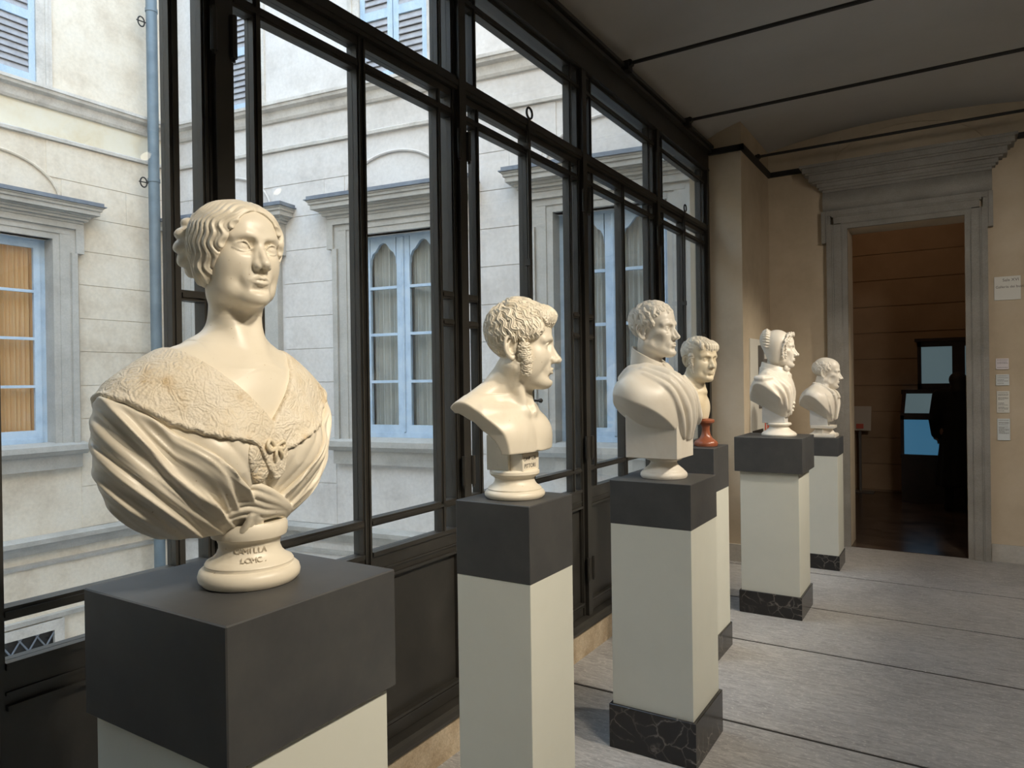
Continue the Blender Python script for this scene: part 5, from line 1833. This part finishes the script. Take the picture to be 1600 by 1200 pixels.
# ------------------------------------------------------------------ old man in a coat
def bust_coat(loc, rz=0.0):
    e = empty('marble_bust', loc, label='marble bust of a balding old man in a broad lapelled coat by the door', cat='bust', group='marble busts on the pedestals')
    mb = MB()
    for a, z0, z1 in ((.105, 0, .022), (.100, .022, .030)):
        mb.cbox(-a, a, -a, a, z0, z1, .003)
    mb.lathe([(.098, .030), (.085, .040), (.074, .055), (.072, .066), (.080, .074)], 4, (0, 0, 0), False)
    mb.cbox(-.092, .092, -.092, .092, .074, .098, .003)
    mb.build('socle', 'marble_pale', e)
    MB().cbox(-.10, .04, -.07, .07, .095, .24, .003).build('support', 'marble_grey', e)
    HR, HT, HS = rotm(math.radians(8), math.radians(-5), 0), (.020, 0, .545), 1.12
    C, R = (-.040, 0, .300), (.150, .225, .140)
    on = on_ell(C, R, .270)
    t = Vol((-.21, -.27, .11), (.17, .27, .50), .0034)
    t.egg(C, R, .270)
    for s in (-1, 1):
        t.cap((-.035, s*.06, .415), (-.060, s*.165, .345), .042, .064, .05)
    for s in (-1, 1):
        # lapels and coat edge
        t.chain([(-.06, s*.088, .455), (.01, s*.085, .430), on(s*.075, .37, .012), on(s*.060, .33, .016)], [.012, .013, .015, .010], .008, sub=3)
        t.chain([on(s*.085, .35, .010), on(s*.070, .28, .010), on(s*.030, .16, .010)], [.013, .012, .010], .008, sub=4)
        t.chain([on(s*.098, .36, .006), on(s*.085, .30, .004), on(s*.045, .17, .004)], [.004, .004, .004], .004, 'cut', sub=4)
        t.chain([on(s*.16, .36, .002), on(s*.15, .27, .003), on(s*.11, .19, .003)], [.006, .008, .006], .010, sub=3)
    t.chain([on(0, .37, .002), on(0, .28, .004), on(0, .16, .003)], [.003, .003, .003], .006, 'cut', sub=3)
    X, Y, Z = t.grid((slice(None),)*3)
    lowz = .132+.85*np.maximum(0, np.abs(Y)-.05)+.60*np.maximum(0, .04-X)
    t.F = smax(t.F, (lowz-Z)*.75, .006).astype(np.float32)
    sculpt('coat', t, 'marble_pale', e, 1)
    v = Vol((-.12, -.11, .38), (.18, .11, .70), .0028)
    head(v, HR, HT, HS, dict(nose=1.15, hook=.6, brow=1.1, old=1.0, lip=.8, occ=.006))
    v.chain([(.000, 0, .485), (-.015, 0, .43), (-.02, 0, .39)], [.058, .060, .066], .02)
    v.cap((.02, -.05, .425), (.02, .05, .425), .03, .03, .02)
    sculpt('head', v, 'marble_pale', e, 1)
    def mask(p):
        x, y, z = p
        if z > .085: return False
        if x > .030: return False
        if x > -.030: return z > .012
        return z > -.070
    short_hair(e, HR, HT, HS, 'marble_pale', mask, 150, .0024, 5, base=((-.006, 0, .034), (.0880, .0775, .0700)), w=.0105, face_cut=((.115, 0, .030), (.098, .12, .20)))
    return e

# ------------------------------------------------------------------ visitor in the next room
def visitor(loc, rz):
    e = empty('person', loc, label='person in long black coat with dark hair, seen from behind before the display case', cat='person')
    e.rotation_euler.z = rz
    v = Vol((-.24, -.34, -.01), (.26, .34, 1.66), .011)
    for s in (-1, 1):
        v.chain([(0, s*.09, .92), (.01, s*.095, .50), (-.01, s*.10, .08)], [.095, .062, .045], .03)
        v.chain([(-.05, s*.10, .035), (.06, s*.105, .03), (.13, s*.11, .025)], [.036, .038, .028], .02)
        v.chain([(-.01, s*.195, 1.36), (-.02, s*.245, 1.08), (.07, s*.215, .86)], [.062, .050, .038], .04)
        for f in range(4):
            v.chain([(.075+.01*f, s*(.205-.014*f), .85), (.095+.01*f, s*(.20-.014*f), .81), (.10+.008*f, s*(.195-.012*f), .78)], .010, .004)
        v.cap((.075, s*.20, .86), (.105, s*.175, .83), .011, .009, .006)
    v.ell((0, 0, 1.20), (.125, .195, .26), .06)
    v.ell((0, 0, .98), (.135, .18, .20), .06)
    v.cap((0, -.14, 1.37), (0, .14, 1.37), .062, .062, .05)
    v.chain([(0, 0, 1.36), (.01, 0, 1.46)], [.06, .05], .03)
    head(v, np.eye(3), (.012, 0, 1.515), .97, dict(fem=.5))
    bo = sculpt('body', v, 'skin', e, 1)
    bo.data.materials.append(MATS['coat_black'])
    for pl in bo.data.polygons:
        c_ = pl.center
        if c_.z < .74 or (abs(c_.y) < .16 and c_.z < 1.38):
            pl.material_index = 1
    c = Vol((-.27, -.35, .24), (.27, .35, 1.47), .011)
    for s in (-1, 1):
        c.chain([(-.01, s*.195, 1.365), (-.02, s*.247, 1.08), (.06, s*.22, .90)], [.074, .064, .054], .04)
    c.ell((0, 0, 1.20), (.145, .215, .28), .06)
    c.chain([(0, 0, 1.05), (-.005, 0, .70), (-.01, 0, .33)], [.17, .20, .235], .06)
    c.cap((0, -.14, 1.375), (0, .14, 1.375), .072, .072, .05)
    X, Y, Z = c.grid((slice(None),)*3)
    c.F = smax(c.F-.010*np.sin(np.arctan2(Y, X)*9)*ease(-Z, -.95, -.5), .29-Z, .01).astype(np.float32)
    sculpt('coat', c, 'coat_black', e, 1)
    h_ = Vol((-.18, -.14, 1.25), (.12, .14, 1.66), .008)
    h_.ell((-.012, 0, 1.555), (.105, .092, .088), .01)
    h_.chain([(-.05, 0, 1.52), (-.075, 0, 1.42), (-.085, 0, 1.33)], [.082, .085, .06], .04)
    h_.ell((.14, 0, 1.50), (.085, .085, .11), .01, 'cut')
    sculpt('hair', h_, 'hair_dark', e, 1)
visitor((-.02, 9.95, 0), math.radians(100))
bust_lady((-1.115, .85, 1.24), math.radians(2))
bust_curly((-1.0475, 1.6685, 1.281))
bust_toga((-1.118, 3.03, 1.166))
bust_yellow((-1.27, 4.15, 1.205))
bust_bonnet((-1.064, 5.15, 1.2))
bust_coat((-.985, 6.54, 1.095))
